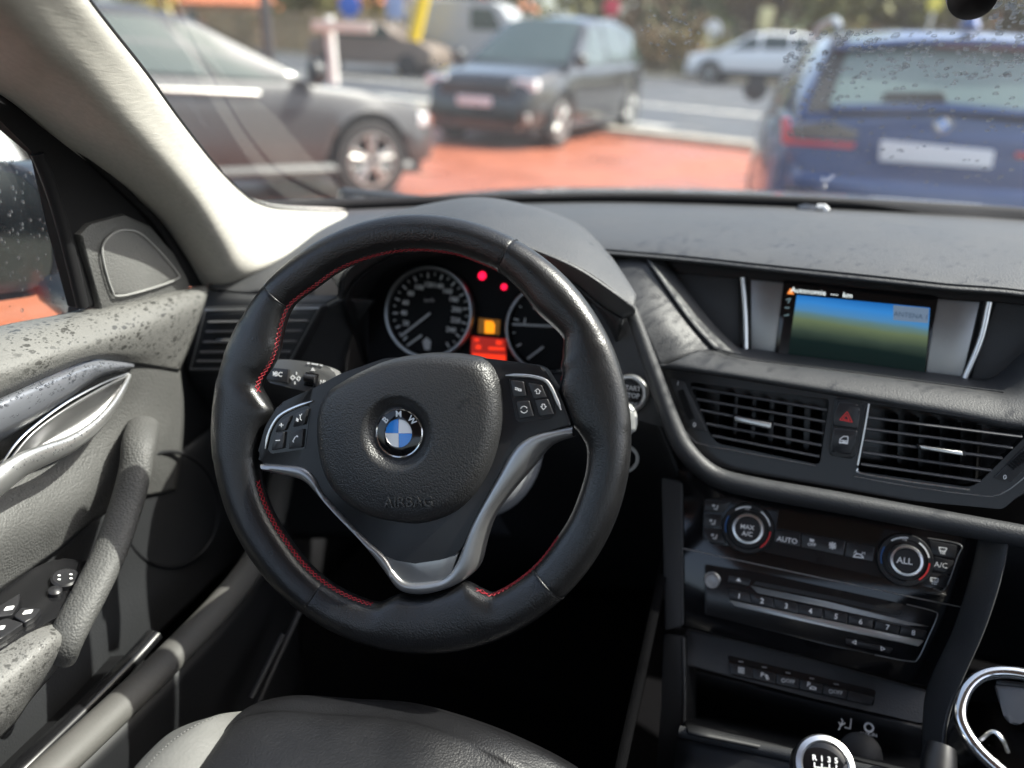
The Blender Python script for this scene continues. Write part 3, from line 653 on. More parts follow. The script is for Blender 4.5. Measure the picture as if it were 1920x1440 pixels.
strokes('demist_mark', SF, [[(1745, 1083), (1759, 1085), (1758, 1092), (1745, 1090), (1745, 1083)], [(1748, 1087), (1748, 1095)], [(1752, 1088), (1752, 1096)], [(1755, 1088), (1755, 1096)]], .0009, .0036, M['white'], b)
cu = SF.uv(1537, 1051, .002)
lathe('sensor_hole', SF, cu, [(.0028, .002), (.0026, .0026), (.0018, .0026), (.0014, .0016), (0, .0014)], M['gloss'], clim, n=20)

rad = thing('car_radio', SF.pw(1540, 1235, 0), 'black car radio with eight numbered preset buttons and silver strip', 'radio')
pprism('radio_face', SF, [(1321, 1058), (1440, 1078), (1752, 1146), (1757, 1156), (1722, 1234), (1706, 1241), (1560, 1212), (1321, 1152)], 0, .0018, M['gloss2'], rad, bev=.0006, rnd=.003)
cu = SF.uv(1335, 1088, .006)
tube('face_edge', spl([SF.pw(*q, .002) for q in [(1700, 1133), (1750, 1146), (1757, 1156), (1740, 1196), (1722, 1234), (1706, 1240), (1640, 1228)]], 30), .0005, M['silver_dark'], rad, n=6)
kn = lathe('volume_knob', SF, cu, [(.0088, .001), (.0088, .004), (.0075, .005), (.0075, .014), (.0070, .0150), (.0052, .0150), (.0048, .0140), (0, .0138)], M['silver_dark'], rad, n=36)
b = pbutton(rad, SF, [(1366, 1079), (1408, 1087), (1404, 1099), (1364, 1091)], .001, .004); fills('eject_mark', SF, [[(1380, 1089), (1385, 1083), (1390, 1091)]], .0042, M['white'], b)
def row(x): t = (x - 380) / 1165; return (1362.7 + t * 376.3, 1103.4 + t * 80.6), (1367.5 + t * 367.5, 1124 + t * 76)
for i, (x0, x1) in enumerate([(380, 510), (514, 645), (653, 790), (794, 934), (946, 1083), (1087, 1230), (1244, 1388), (1392, 1545)]):
    a0, c0 = row(x0 + 1); a1, c1_ = row(x1 - 1)
    b = pbutton(rad, SF, [a0, a1, c1_, c0], .001, .0045, .0009)
    text('lettering', SF, ((a0[0] + a1[0] + c0[0] + c1_[0]) / 4, (a0[1] + a1[1] + c0[1] + c1_[1]) / 4), str(i + 1), 10, M['white'], b, .0047, (1, .2), True)
pprism('silver_strip', SF, [(1367, 1125.5), (1550, 1163), (1733, 1201.5), (1722, 1212), (1550, 1175), (1378, 1136)], .001, .0052, M['silver'], rad, bev=.0008, rnd=.001)
pprism('disc_slot', SF, [(1418, 1090), (1560, 1118), (1692, 1147), (1686, 1154), (1560, 1126), (1412, 1096)], .0018, .0021, M['dashlow'], rad)
pprism('slot_lip', SF, [(1406, 1098), (1560, 1130), (1742, 1175), (1700, 1172), (1560, 1141), (1420, 1112)], .0018, .0032, M['silver_dark'], rad, bev=.0004)
b = pprism('button', SF, [(1586, 1197), (1675, 1216), (1669, 1225), (1587, 1208)], .001, .0034, M['button'], rad, bev=.0006, rnd=.001)
strokes('arrow_mark', SF, [[(1605, 1201), (1598, 1204), (1605, 1208), (1605, 1201)], [(1652, 1212), (1659, 1217), (1652, 1219.5), (1652, 1212)]], .0008, .0036, M['white'], b)

# row of function switches below the radio
KF = Fr(aY(1510, 1270, .715), (-.03, -.80, .60))
sw = thing('switch_strip', KF.pw(1510, 1330), 'grey strip with a row of six small function buttons below the radio', 'switch panel')
pprism('strip_panel', KF, [(1283, 1178), (1520, 1236), (1747, 1298), (1741, 1352), (1726, 1356), (1520, 1308), (1280, 1246)], -.03, 0, M['dash'], sw, bev=.005, rnd=.004, seg=3)
pprism('button_recess', KF, [(1364, 1228), (1643, 1294), (1637, 1324), (1372, 1266)], 0, .0006, M['gloss2'], sw, rnd=.003)
for i, (x0, x1) in enumerate([(395, 525), (529, 663), (667, 801), (805, 941), (945, 1083), (1087, 1235)]):
    t0, t1 = (x0 - 395) / 840, (x1 - 395) / 840
    T = lambda t: (1368 + t * 271, 1243 + t * 64); Bt = lambda t: (1371 + t * 263, 1263 + t * 59.5)
    b = pbutton(sw, KF, [T(t0), T(t1), Bt(t1), Bt(t0)], 0, .004, .001)
    x = (T(t0)[0] + Bt(t1)[0]) / 2; y = (T(t0)[1] + Bt(t1)[1]) / 2
    D = (1, .22)
    if i == 0: strokes('symbol', KF, [[(x - 5, y - 6), (x + 5, y - 4)], [(x - 5, y - 2), (x + 5, y)], [(x - 5, y + 2), (x + 5, y + 4)]], .0016, .0042, M['whited'], b)
    if i == 1: text('lettering', KF, (x - 4, y - 2), 'P', 9, M['white'], b, .0042, D, True); strokes('symbol', KF, [[(x + 2, y - 3), (x + 5, y + 6)], [(x + 5, y - 2), (x + 8, y + 6)]], .0012, .0042, M['white'], b)
    if i in (2, 4): text('lettering', KF, (x + 5, y), 'OFF', 7, M['whited'], b, .0042, D, True); lathe('symbol', KF, KF.uv(x - 8, y - 2, .0042), [(.0022, .0042), (.0022, .0044), (.0013, .0044), (.0013, .0042)], M['whited'], b, n=14)
    if i == 3: text('lettering', KF, (x - 5, y - 4), 'P', 9, M['white'], b, .0042, D, True); strokes('symbol', KF, [[(x - 3, y + 2), (x + 2, y - 1), (x + 9, y + 2), (x + 8, y + 5), (x - 3, y + 3)]], .0012, .0042, M['white'], b)
    if i < 5: strokes('lamp_mark', KF, [[(T((t0 + t1) / 2)[0] - 4, T((t0 + t1) / 2)[1] - 8), (T((t0 + t1) / 2)[0] + 4, T((t0 + t1) / 2)[1] - 6.5)]], .0008, .0008, M['whited'], sw)

# ------------------------------------------------------------------ lower console: tray, sockets, gear lever, cup holder
con = thing('lower_console', (.12, .5, .55), 'black lower console with open tray and sockets behind the gear lever', 'console')
tray = [[aY(1270, 1250, .74), aY(1730, 1360, .70)], [aY(1275, 1330, .76), aY(1730, 1430, .72)], [aZ(1290, 1378, .56), aZ(1740, 1470, .54)]]
loft('tray_back', [[Vector(p) for p in r] for r in tray], 12, 8, M['dashlow'], con, thick=.004)
tf = [aY(1275, 1372, .62), aY(1500, 1420, .60), aY(1740, 1470, .57)]
tube('tray_edge', spl(tf, 12), .006, M['soft'], con, n=10)
loft('console_top', [[p + Vector((0, .0, -.004)) for p in tf], [p + Vector((0, -.06, -.03)) for p in tf], [p + Vector((0, -.4, -.06)) for p in tf]], 12, 10, M['dashlow'], con, thick=.004)
loft('added_tunnel_side', [[Vector((-.035, -.2, .56)), Vector((-.035, .5, .56)), Vector((-.03, .75, .64)), Vector((-.03, 1.24, .66))], [Vector((-.045, -.2, .40)), Vector((-.045, .5, .40)), Vector((-.04, .75, .42)), Vector((-.04, 1.24, .42))], [Vector((-.06, -.2, .22)), Vector((-.06, .5, .22)), Vector((-.06, .75, .22)), Vector((-.06, 1.24, .22))]], 20, 10, M['carpet'], con, thick=.01)  # tunnel wall added to keep sun off the driver's floor
UF = Fr(aY(1610, 1370, .70), (0, -.8, .6))
strokes('usb_mark', UF, [[(1573, 1368), (1580, 1352), (1578, 1348)], [(1576, 1360), (1573, 1354)], [(1577, 1360), (1584, 1356)]], .0014, .001, M['whited'], con)
strokes('port_outline', UF, [[(1596, 1348), (1594, 1366), (1584, 1364)]], .0010, .001, M['whited'], con)
text('lettering', UF, (1628, 1377), 'AUX-IN', 7, M['whited'], con, .001, (1, .15))
lathe('aux_socket', UF, UF.uv(1629, 1364, .001), [(.005, .001), (.005, .002), (.0035, .002), (.003, .001)], M['whited'], con, n=18)
lathe('power_socket', UF, UF.uv(1612, 1415, .001), [(.022, 0), (.022, .004), (.019, .006), (.013, .010), (0, .011)], M['dashlow'], con, n=30)
gl = thing('gear_lever', aY(1545, 1440, .50) - Vector((0, 0, .12)), 'gear lever with silver ringed shift pattern knob and red stitched boot', 'gear lever')
GF = Fr(aY(1547, 1432, .50), (.0, -.62, .78))
gu = GF.uv(1547, 1436, 0); gk = (Vector(GF.uv(1557, 1436)) - Vector(gu)).length / 10
RG = 57 * gk
lathe('knob', GF, gu, [(RG * .5, -.07), (RG * .8, -.05), (RG * 1.0, -.025), (RG * 1.02, -.012), (RG * .99, -.006)], M['leather_fine'], gl, n=40)
lathe('knob_ring', GF, gu, [(RG * 1.0, -.008), (RG * 1.02, -.003), (RG * .96, .0015), (RG * .80, .003), (RG * .74, .0015)], M['satin'], gl, n=48)
cap_ = lathe('knob_cap', GF, gu, [(RG * .75, .0012), (RG * .6, .0026), (RG * .3, .0036), (0, .004)], M['gloss'], gl, n=40)
for x, s_ in ((1527, 'R'), (1541, '1'), (1554.5, '3'), (1568, '5')): text('lettering', GF, (x, 1421 + (x - 1527) * .14), s_, 10.5, M['white'], cap_, .0038, (1, .12), True)
strokes('shift_pattern', GF, [[(1527, 1430), (1527, 1438), (1568, 1443)], [(1541, 1432), (1541, 1450)], [(1555, 1433), (1555, 1450)], [(1568, 1435), (1568, 1450)]], .0008, .0040, M['white'], cap_)
bt = [aZ(1340, 1470, .50), aZ(1345, 1428, .50), aZ(1370, 1418, .505), aZ(1420, 1424, .505), aZ(1500, 1446, .50)]
tube('boot', spl(bt, 16), [.006 + .012 * min(1, i / 5) for i in range(16)], M['leather_fine'], gl, n=12)
strokes('boot_stitching', Fr(aZ(1355, 1424, .525), (0, -.5, .86)), [[(1346, 1420), (1362, 1444)], [(1352, 1417), (1369, 1442)]], .0013, .0, M['redthread'], gl, th=.001)

HF = Fr(aY(1890, 1345, .56), (-.12, -.55, .83))
cup = thing('cup_holder', HF.pw(1890, 1440, -.06), 'round cup holder with thick chrome rim beside the console', 'cup holder')
rim = [(1800, 1345), (1808, 1300), (1835, 1270), (1875, 1260), (1930, 1268), (1975, 1300), (2000, 1360), (1995, 1430), (1960, 1475), (1915, 1470), (1870, 1440), (1825, 1395)]
rp = spl([HF.pw(*q) for q in rim], 64, True)
tube('chrome_rim', rp, .0052, M['chrome'], cup, n=12, closed=True)
ins = [p + HF.n * -.002 for p in rp]; cen = sum(ins, Vector()) / len(ins)
G = [[cen + (p - cen) * k - HF.n * d for p in ins] for k, d in ((1.03, 0), (.98, .004), (.95, .03), (.90, .07), (.5, .072), (.02, .072))]
grid('cup', G, M['gloss2'], cup, cu=True)
CF = Fr(HF.pw(1890, 1300, -.012), (-.35, -.75, .55))
pprism('retaining_clip', CF, [(1862, 1282), (1935, 1290), (1945, 1340), (1905, 1362), (1884, 1350)], -.004, .004, pm('grey_clip', (.16, .16, .165), .4), cup, bev=.003, rnd=.004)
pprism('clip_hinge', CF, [(1868, 1273), (1935, 1280), (1935, 1291), (1866, 1284)], -.004, .006, M['plastic'], cup, bev=.002)
tube('inner_hoop', spl([HF.pw(1838, 1388, -.004), HF.pw(1862, 1372, .004), HF.pw(1880, 1388, .004), HF.pw(1890, 1410, -.004)], 14), .0016, M['satin'], cup, n=6)
# handbrake button end peeping out left of the cup holder
hbk = thing('handbrake_grip', aY(1765, 1460, .5), 'short black grip end standing between console padding and cup holder', 'handbrake')
tube('grip', [aY(1752, 1520, .50), aY(1760, 1430, .53), aY(1765, 1400, .54)], [.013, .013, .011], M['plastic'], hbk, n=16)

# ================================================================== STEERING WHEEL
WF = Fr((-.2482, .5534, .8491), (sin(radians(3.1)) * cos(radians(20.7)), -cos(radians(3.1)) * cos(radians(20.7)), sin(radians(20.7))))
sw_ = thing('steering_wheel', WF.w(0, 0, -.03), 'black leather three-spoke steering wheel with red stitching and silver spoke trim', 'steering wheel')
RO = .1905
# inner outline of the leather, picture points read on the wheel plane, going round
INL = [(1097, 820), (1102, 842), (1100, 880), (1087, 923), (1070, 967), (1047, 1003), (1022, 1038), (1005, 1058), (969, 1087), (925, 1112), (907, 1117), (896, 1106), (884, 1080), (852, 1100), (801, 1117), (765, 1117), (741, 1108), (728, 1127), (706, 1131), (655, 1113), (611, 1087), (583, 1063), (543, 1013), (510, 960), (490, 903), (488, 878), (484, 850), (497, 800), (522, 760), (492, 748), (485, 728), (495, 708), (511, 687), (524, 658), (528, 630), (544, 575), (593, 540), (644, 504), (689, 487), (733, 476), (778, 471), (820, 473), (870, 482), (900, 495), (934, 508), (975, 545), (1008, 590), (1037, 613), (1059, 636), (1067, 654), (1063, 676), (1022, 690), (1044, 730), (1072, 800)]
pol = sorted([(atan2(v, u), sqrt(u * u + v * v)) for u, v in WF.uvs(INL)])
def rin(t):
    t = (t + pi) % (2 * pi) - pi
    P = [(pol[-1][0] - 2 * pi, pol[-1][1])] + pol + [(pol[0][0] + 2 * pi, pol[0][1])]
    return interp(P, t)
def rin_s(t, w=.06): return sum(rin(t + w * k) * g for k, g in ((-1, .1), (-.6, .2), (-.25, .15), (0, .1), (.25, .15), (.6, .2), (1, .1)))
def ang(px): u, v = WF.uv(*px); return atan2(v, u)
seams = sorted(a % (2 * pi) for a in (ang((520, 552)), ang((954, 478)), ang((594, 1120)), ang((1026, 1088))))
NS = 28
for si in range(4):
    t0, t1 = seams[si], seams[(si + 1) % 4]
    if t1 < t0: t1 += 2 * pi
    n = max(20, int((t1 - t0) / .022)); ts = [t0 + (t1 - t0) * i / n for i in range(n + 1)]
    ex = .0045; ts = [t0 + .0012, t0 + .004, t0 + .009] + [t for t in ts if t0 + .015 < t < t1 - .015] + [t1 - .009, t1 - .004, t1 - .0012]
    G = []
    for i, t in enumerate(ts):
        ri = rin_s(t); e = min(t - t0, t1 - t)
        sc_ = 1 - .035 * exp(-e / .004)
        wd = (RO - ri) / 2; cr = (RO + ri) / 2
        d = .0168 * sc_; wdd = wd - (1 - sc_) * .03
        # grip sections swell a little next to the spokes
        row_ = []
        for k in range(NS):
            a = 2 * pi * k / NS; p_ = .92 if wd < .022 else .80
            ca, sa = cos(a), sin(a)
            cx = math.copysign(abs(ca) ** p_, ca); sx = math.copysign(abs(sa) ** p_, sa)
            tilt = 1.0
            if ca < 0 and wd > .020: tilt = 1 - .30 * min(1, (wd - .020) / .02) * abs(ca) ** 1.5   # thins out towards the spoke
            ridge = .0012 * exp(-((a - 1.9) / .35) ** 2) if wd < .035 else 0
            r_ = cr + wdd * cx
            row_.append(WF.w(r_ * cos(t), r_ * sin(t), d * sx * tilt - ridge))
        G.append(row_)
    o = grid('rim_section', G, M['leather'] if si in (0, 2) else M['leather_fine'], sw_, cu=True, smooth=80)
    me = o.data
for s_ in seams:                                   # raised joint bead between the leather sections
    ri = rin_s(s_); wd = (RO - ri) / 2; cr = (RO + ri) / 2
    ring = [WF.w((cr + wd * .985 * cos(a)) * cos(s_), (cr + wd * .985 * cos(a)) * sin(s_), .0160 * sin(a)) for a in [2 * pi * k / 32 for k in range(32)]]
    tube('rim_joint', ring, .0009, M['plastic'], sw_, n=6, closed=True, up=WF.n)
# red cross stitching on the inside of the rim
def stitch(t0, t1, hh=.0035):
    parts = []; pitch = .0042; t = t0; A = []; Bp = []
    while t < t1:
        r = rin_s(t); A.append((t, r)); t += pitch / r
    def P(i, s):
        t, r = A[i]; wd = (RO - r) / 2
        h = hh + s * .0022
        rr = r + wd * (1 - sqrt(max(0, 1 - (h / .0168) ** 2))) - .0004
        return WF.w(rr * cos(t), rr * sin(t), h)
    for i in range(len(A) - 1):
        for s in ((1, -1), (-1, 1)):
            parts.append(tube_data([P(i, s[0]), P(i + 1, s[1])], .00042, 5, up=WF.n))
    return parts
ST = []
for a, b in (((934, 508), (544, 575)), ((544, 575), (488, 735)), ((489, 900), (706, 1131)), ((900, 1114), (1050, 1000))):
    t0, t1 = ang(a) % (2 * pi), ang(b) % (2 * pi)
    if t1 < t0: t1 += 2 * pi
    ST += stitch(t0, t1, .0048)
o = mk('stitching', *merge(ST), M['redthread'], sw_, 60); o['kind'] = 'stuff'

# black spoke panel behind the airbag cover
SPK = [(523, 757), (557, 741), (586, 729), (640, 700), (720, 672), (820, 664), (913, 672), (960, 678), (1006, 684), (1020, 690), (1045, 730), (1074, 800), (1013, 812), (980, 826), (957, 850), (933, 893), (907, 940), (883, 987), (867, 1027), (853, 1040), (827, 1053), (780, 1060), (737, 1053), (720, 1043), (687, 1013), (647, 973), (603, 923), (587, 893), (567, 877), (537, 872), (488, 870), (482, 853), (497, 800)]
prism('spoke_panel', WF, rpoly(WF.uvs(SPK, .010), .004), -.012, .010, M['plastic'], sw_, bev=.003, seg=3)
# silver V trim on the two lower edges
TRI = [(488, 870), (537, 872), (567, 877), (587, 893), (603, 923), (647, 973), (687, 1013), (720, 1043), (737, 1070), (757, 1090), (780, 1094), (812, 1091), (835, 1084), (853, 1060), (867, 1027), (883, 987), (907, 940), (933, 893), (957, 850), (980, 827), (1013, 813), (1073, 800),
       (1073, 821), (1040, 833), (1020, 847), (993, 880), (953, 927), (920, 973), (903, 1020), (888, 1072), (852, 1101), (801, 1118), (765, 1118), (741, 1107), (723, 1083), (693, 1043), (660, 1003), (627, 970), (593, 933), (567, 907), (540, 897), (493, 886)]
tri = WF.uvs(TRI, .012)
ti = [tuple(p)[:2] for p in spl([(a, b, 0) for a, b in tri[:22]], 90)]; to = [tuple(p)[:2] for p in spl([(a, b, 0) for a, b in tri[22:]], 90)][::-1]
mixp = lambda k: [(lerp(p[0], q[0], k), lerp(p[1], q[1], k)) for p, q in zip(ti, to)]
grid('spoke_trim', [[WF.w(u, v, h) for u, v in mixp(k)] for k, h in ((0, -.012), (0, .0095), (.05, .0118), (.25, .0132), (.55, .0132), (.85, .0098), (.97, .004), (1, -.012))], M['silver_dark'], sw_, smooth=50)
prism('trim_insert', WF, WF.uvs([(722, 1040), (745, 1053), (780, 1059), (827, 1052), (862, 1034), (846, 1080), (820, 1090), (780, 1094), (750, 1088), (732, 1062)], .008), -.01, .0105, M['silver'], sw_, bev=.0015, seg=2)

# airbag cover: padded, grained, dished round the emblem
AB = [(820, 660), (760, 666), (693, 686), (647, 709), (613, 731), (597, 757), (590, 793), (592, 840), (600, 880), (617, 915), (650, 950), (693, 972), (737, 982), (777, 986), (815, 979), (853, 962), (887, 931), (910, 897), (930, 848), (940, 807), (942, 750), (934, 708), (912, 674), (870, 663)]
EC = (749, 812); HE = .0215
ec = Vector(WF.uv(*EC, HE))
abp = sorted([(atan2(v - ec.y, u - ec.x), sqrt((u - ec.x) ** 2 + (v - ec.y) ** 2)) for u, v in WF.uvs(AB, .016)])
abp = [(abp[-1][0] - 2 * pi, abp[-1][1])] + abp + [(abp[0][0] + 2 * pi, abp[0][1])]
abs_ = spl([(a, b, 0) for a, b in abp], 400)
abt = [(p.x, p.y) for p in abs_]
G = []; NT = 128
prof = [0, .25, .5, .62, .68, .74, .80, .86, .91, .955]
for ring in range(34):
    row_ = []
    for i in range(NT):
        t = -pi + 2 * pi * i / NT; Rb = interp(abt, t)
        rd = .0325
        if ring < 12:
            f = ring / 11; r = .0205 + (rd - .0205) * f
            s3 = f * f * (3 - 2 * f); h = lerp(HE - .001, .0285, s3)
        else:
            f = (ring - 12) / 21; r = rd + .001 + (Rb - rd - .001) * (f if f < .5 else f)
            dome = .0285 - .006 * f ** 2
            e = max(0, (f - .72) / .28)
            h = dome - (1 - sqrt(max(0, 1 - e * e))) * .016
        row_.append(WF.w(ec.x + r * cos(t), ec.y + r * sin(t), h))
    G.append(row_)
ab = grid('airbag_cover', G, M['airbag'], sw_, cu=True, smooth=80)
text('embossed_lettering', WF, (766, 942), 'AIRBAG', 20, M['airbag'], ab, .0267, (1, -.03), ext=.0006)
strokes('scuff', WF, [[(862, 752), (878, 750)], [(878, 745), (878, 757)], [(866, 756), (872, 755)]], .0007, .0280, M['plastic'], ab)
# emblem
ex = Vector(WF.uv(757, 775, HE)) - ec
rot = ang_e = radians(9)
em = lathe('emblem', WF, ec, [(.0212, HE - .003), (.0212, HE + .001), (.0205, HE + .0016), (.0196, HE + .0010)], M['chrome'], sw_, n=64)
lathe('emblem_ring', WF, ec, [(.0198, HE + .0008), (.0160, HE + .0016), (.0122, HE + .0018)], M['gloss'], em, n=64)
for k in range(4):
    lathe('emblem_quadrant', WF, ec, [(.0118, HE + .0018), (.006, HE + .0021), (.0002, HE + .0022)], M['blue'] if k in (1, 3) else M['enamelw'], em, n=14, a0=rot + k * pi / 2 + .012, a1=rot + (k + 1) * pi / 2 - .012)
lathe('emblem_bead', WF, ec, [(.0123, HE + .0017), (.0120, HE + .0023), (.0116, HE + .0017)], M['chrome'], em, n=48)
for s_, da in (('B', 47), ('M', 0), ('W', -47)):
    t = rot + pi / 2 + radians(da); r = .0160
    p = WF.w(ec.x + r * cos(t), ec.y + r * sin(t), HE + .0018)
    o = text('emblem_letter', WF, EC, s_, 14, pm('emblem_letter_silver', (.62, .62, .62), .3, metal=.6), em, HE + .0018, None, True)
    a2 = t - pi / 2; X = WF.a * cos(a2) + WF.b * sin(a2); Y = WF.n.cross(X); L = LOC[em.name]; o.data.size = .0072
    o.matrix_local = Matrix(((X.x, Y.x, WF.n.x, p.x - L.x), (X.y, Y.y, WF.n.y, p.y - L.y), (X.z, Y.z, WF.n.z, p.z - L.z), (0, 0, 0, 1)))

# spoke buttons
HB = .0135
def wbutton(px): return pprism('button', WF, px, .009, HB, M['button'], sw_, bev=.0011, rnd=.0012, seg=3)
pprism('button_recess', WF, [(519, 777), (576, 760), (582, 765), (572, 842), (509, 851), (502, 843), (508, 816)], .0098, .0105, M['gloss2'], sw_, rnd=.002)
pprism('button_recess', WF, [(953, 709), (1022, 713), (1029, 722), (1043, 776), (1033, 785), (976, 793), (967, 788)], .0098, .0105, M['gloss2'], sw_, rnd=.002)
b = wbutton([(522, 791), (545, 779), (533, 807), (516, 811)]); strokes('plus_mark', WF, [[(524, 797), (531, 797)], [(527.5, 793.5), (527.5, 800.5)]], .0007, HB, M['white'], b)
b = wbutton([(514.5, 813.5), (533, 809.5), (530, 841), (509, 845)]); strokes('minus_mark', WF, [[(517, 826), (524.5, 825.5)]], .0007, HB, M['white'], b)
b = wbutton([(555, 774), (577, 766), (570, 796), (549, 801)]); fills('voice_mark', WF, [[(555, 789), (556, 783), (560, 786), (559, 791)]], HB, M['white'], b); strokes('voice_mark', WF, [[(566, 776), (563, 780), (563, 786), (565.5, 788)], [(561.5, 778), (564, 780)]], .0006, HB, M['white'], b)
b = wbutton([(545, 810), (568.5, 804), (565.5, 839), (541, 842)]); strokes('phone_mark', WF, [[(558, 817), (553, 820), (549, 828)], [(549, 826), (550.5, 829)], [(556, 817), (558.5, 819)]], .0009, HB, M['white'], b)
b = wbutton([(957, 713), (981, 715), (987, 743), (963, 745)]); strokes('menu_mark', WF, [[(966, 727), (971, 728)], [(966, 730), (971, 731)], [(972, 729), (977, 730), (977, 733), (972, 732), (972, 729)]], .0007, HB, M['white'], b)
b = wbutton([(968, 753), (992, 751), (1001, 781), (974, 786)]); strokes('cycle_mark', WF, [[(982.5 + 6.3 * cos(a), 768 + 6.3 * sin(a)) for a in [k * .3 + s0 for k in range(9)]] for s0 in (.3, 3.45)], .0005, HB, M['white'], b)
b = wbutton([(990, 718), (1015, 722), (1025, 745), (1001, 748)]); strokes('up_mark', WF, [[(1003, 733), (1008, 729), (1014, 734), (1011.5, 734), (1011.5, 738), (1006, 738), (1006, 733), (1003, 733)]], .0005, HB, M['white'], b)
b = wbutton([(1002.5, 750), (1027, 748), (1039, 777), (1012, 781)]); strokes('down_mark', WF, [[(1014, 762), (1019, 768), (1024.5, 762), (1022, 762), (1021, 758), (1016, 758), (1017, 762), (1014, 762)]], .0005, HB, M['white'], b)
def bar(pts, r):
    P = spl([WF.pw(*q, .0115) for q in pts], 20)
    tube('chrome_bar', P, [r * min(1, .3 + i / 3, .3 + (19 - i) / 3) for i in range(20)], M['satin'], sw_, n=10, up=WF.n, rb=r * .7)
bar([(586, 752), (560, 761), (540, 770), (523, 781), (511, 797), (502, 818), (498, 841)], .0016)
bar([(948, 704), (972, 704), (997, 706), (1022, 713), (1034, 728), (1044, 750), (1052, 769)], .0016)

# ================================================================== COLUMN, STALK, START BUTTON, KEY
colm = thing('steering_column', WF.w(0, 0, -.25), 'sunlit-coloured plastic steering column shroud behind the wheel', 'steering column')
G = []
for h, ra, rb_, dy in ((-.045, .052, .060, -.012), (-.05, .058, .066, -.014), (-.10, .066, .074, -.020), (-.17, .070, .080, -.025), (-.26, .074, .09, -.03)):
    G.append([WF.w(.004 + ra * cos(a), dy + rb_ * sin(a), h) for a in [2 * pi * k / 40 for k in range(40)]])
grid('shroud', G, pm('sunlit_column_plastic', (.38, .39, .41), .5, bump=('noise', 600, .2, .0003)), colm, cu=True)  # shroud made paler, with the sunlight on it put into the colour
lathe('column_end', WF, (.004, -.012), [(.054, -.046), (.03, -.040), (.0, -.040)], M['dashlow'], colm, n=30)

TF = Fr(WF.w(0, 0, -.055), WF.n + Vector((0, 0, .12)))
stk = thing('indicator_stalk', TF.pw(640, 720, -.01), 'grey indicator stalk with white symbols behind the left spoke', 'stalk')
arm = pprism('stalk_arm', TF, [(498, 700), (504, 680), (517, 674), (542, 674), (578, 678), (608, 685), (624, 692), (634, 712), (640, 745), (600, 742), (560, 731), (502, 717)], -.016, 0, pm('grey_stalk_plastic', (.15, .15, .147), .42), stk, bev=.003, rnd=.003, seg=3)
b = pprism('stalk_button', TF, [(499, 688), (541, 692), (539, 719), (500, 712)], 0, .003, M['button'], stk, bev=.001, rnd=.001); text('lettering', TF, (522, 702), 'BC', 9, M['white'], b, .0032, (1, .1), True)
fills('arrow_mark', TF, [[(512, 696), (517, 700), (512, 705)]], .0032, M['white'], b)
pprism('rocker', TF, [(572, 697), (597, 701), (593, 727), (568, 722)], 0, .002, M['gloss2'], stk, bev=.001, rnd=.001)
tube('rocker_roll', [TF.pw(572, 708, .003), TF.pw(592, 711, .003)], .004, M['button'], stk, n=12)
fills('arrow_mark', TF, [[(582, 695), (586, 688.5), (591, 695.5)]], .0004, M['white'], arm)
sq = lambda x, y, r: [(x - r, y), (x, y - r), (x + r, y), (x, y + r), (x - r, y)]
strokes('lamp_mark', TF, [sq(549, 708, 4), sq(560, 710, 4), [(556, 698), (556, 702)], [(553, 716), (553, 720)]], .0013, .0004, M['white'], arm)
text('lettering', TF, (605, 717), 'HI', 8, M['white'], arm, .0004, (1, .12), True)
strokes('dash_mark', TF, [[(577, 681), (580, 681.4)], [(585, 682), (596, 683.5)], [(600, 684.5), (604, 685.4)]], .0016, .0004, M['white'], arm)

st = thing('start_button', SP.pw(1183, 735, 0), 'round black start stop button with silver ring right of the wheel', 'button')
su = SP.uv(1181, 737, .004); skk = (Vector(SP.uv(1191, 737)) - Vector(SP.uv(1181, 737))).length / 10
lathe('ring', SP, su, [(34 * skk, 0), (34 * skk, .006), (31 * skk, .008), (27 * skk, .008), (24 * skk, .005)], M['silver'], st, n=40)
bb = lathe('button_face', SP, su, [(25 * skk, .004), (24 * skk, .0055), (0, .006)], M['gloss2'], st, n=36)
text('lettering', SP, (1184, 728), 'START', 9, M['whited'], bb, .0061, (1, .1), True); text('lettering', SP, (1185, 742), 'STOP', 9, M['whited'], bb, .0061, (1, .1), True)
text('lettering', SP, (1182, 757), 'ENGINE', 6, M['whited'], bb, .0061, (1, .1))
ky = thing('car_key', aY(1180, 800, .74), 'silver and white car key fob with round metal key ring', 'key')
KY = Fr(aY(1170, 785, .745), (.25, -.95, .15))
pprism('key_fob', KY, [(1150, 758), (1186, 762), (1195, 775), (1195, 800), (1188, 815), (1150, 822)], -.006, .006, pm('silver_key', (.55, .55, .53), .3, metal=.3), ky, bev=.0035, rnd=.006, seg=3)
pprism('key_button', KY, [(1160, 770), (1190, 774), (1191, 806), (1160, 806)], .006, .0068, pm('pale_key_button', (.5, .5, .47), .4), ky, bev=.0005, rnd=.001)
kr = KY.uv(1170, 860, 0); rk_ = 26 * skk
lathe('key_ring', KY, kr, [(rk_, -.0015), (rk_, .0015), (rk_ - .0035, .0015), (rk_ - .0035, -.0015), (rk_, -.0015)], M['satin'], ky, n=36)

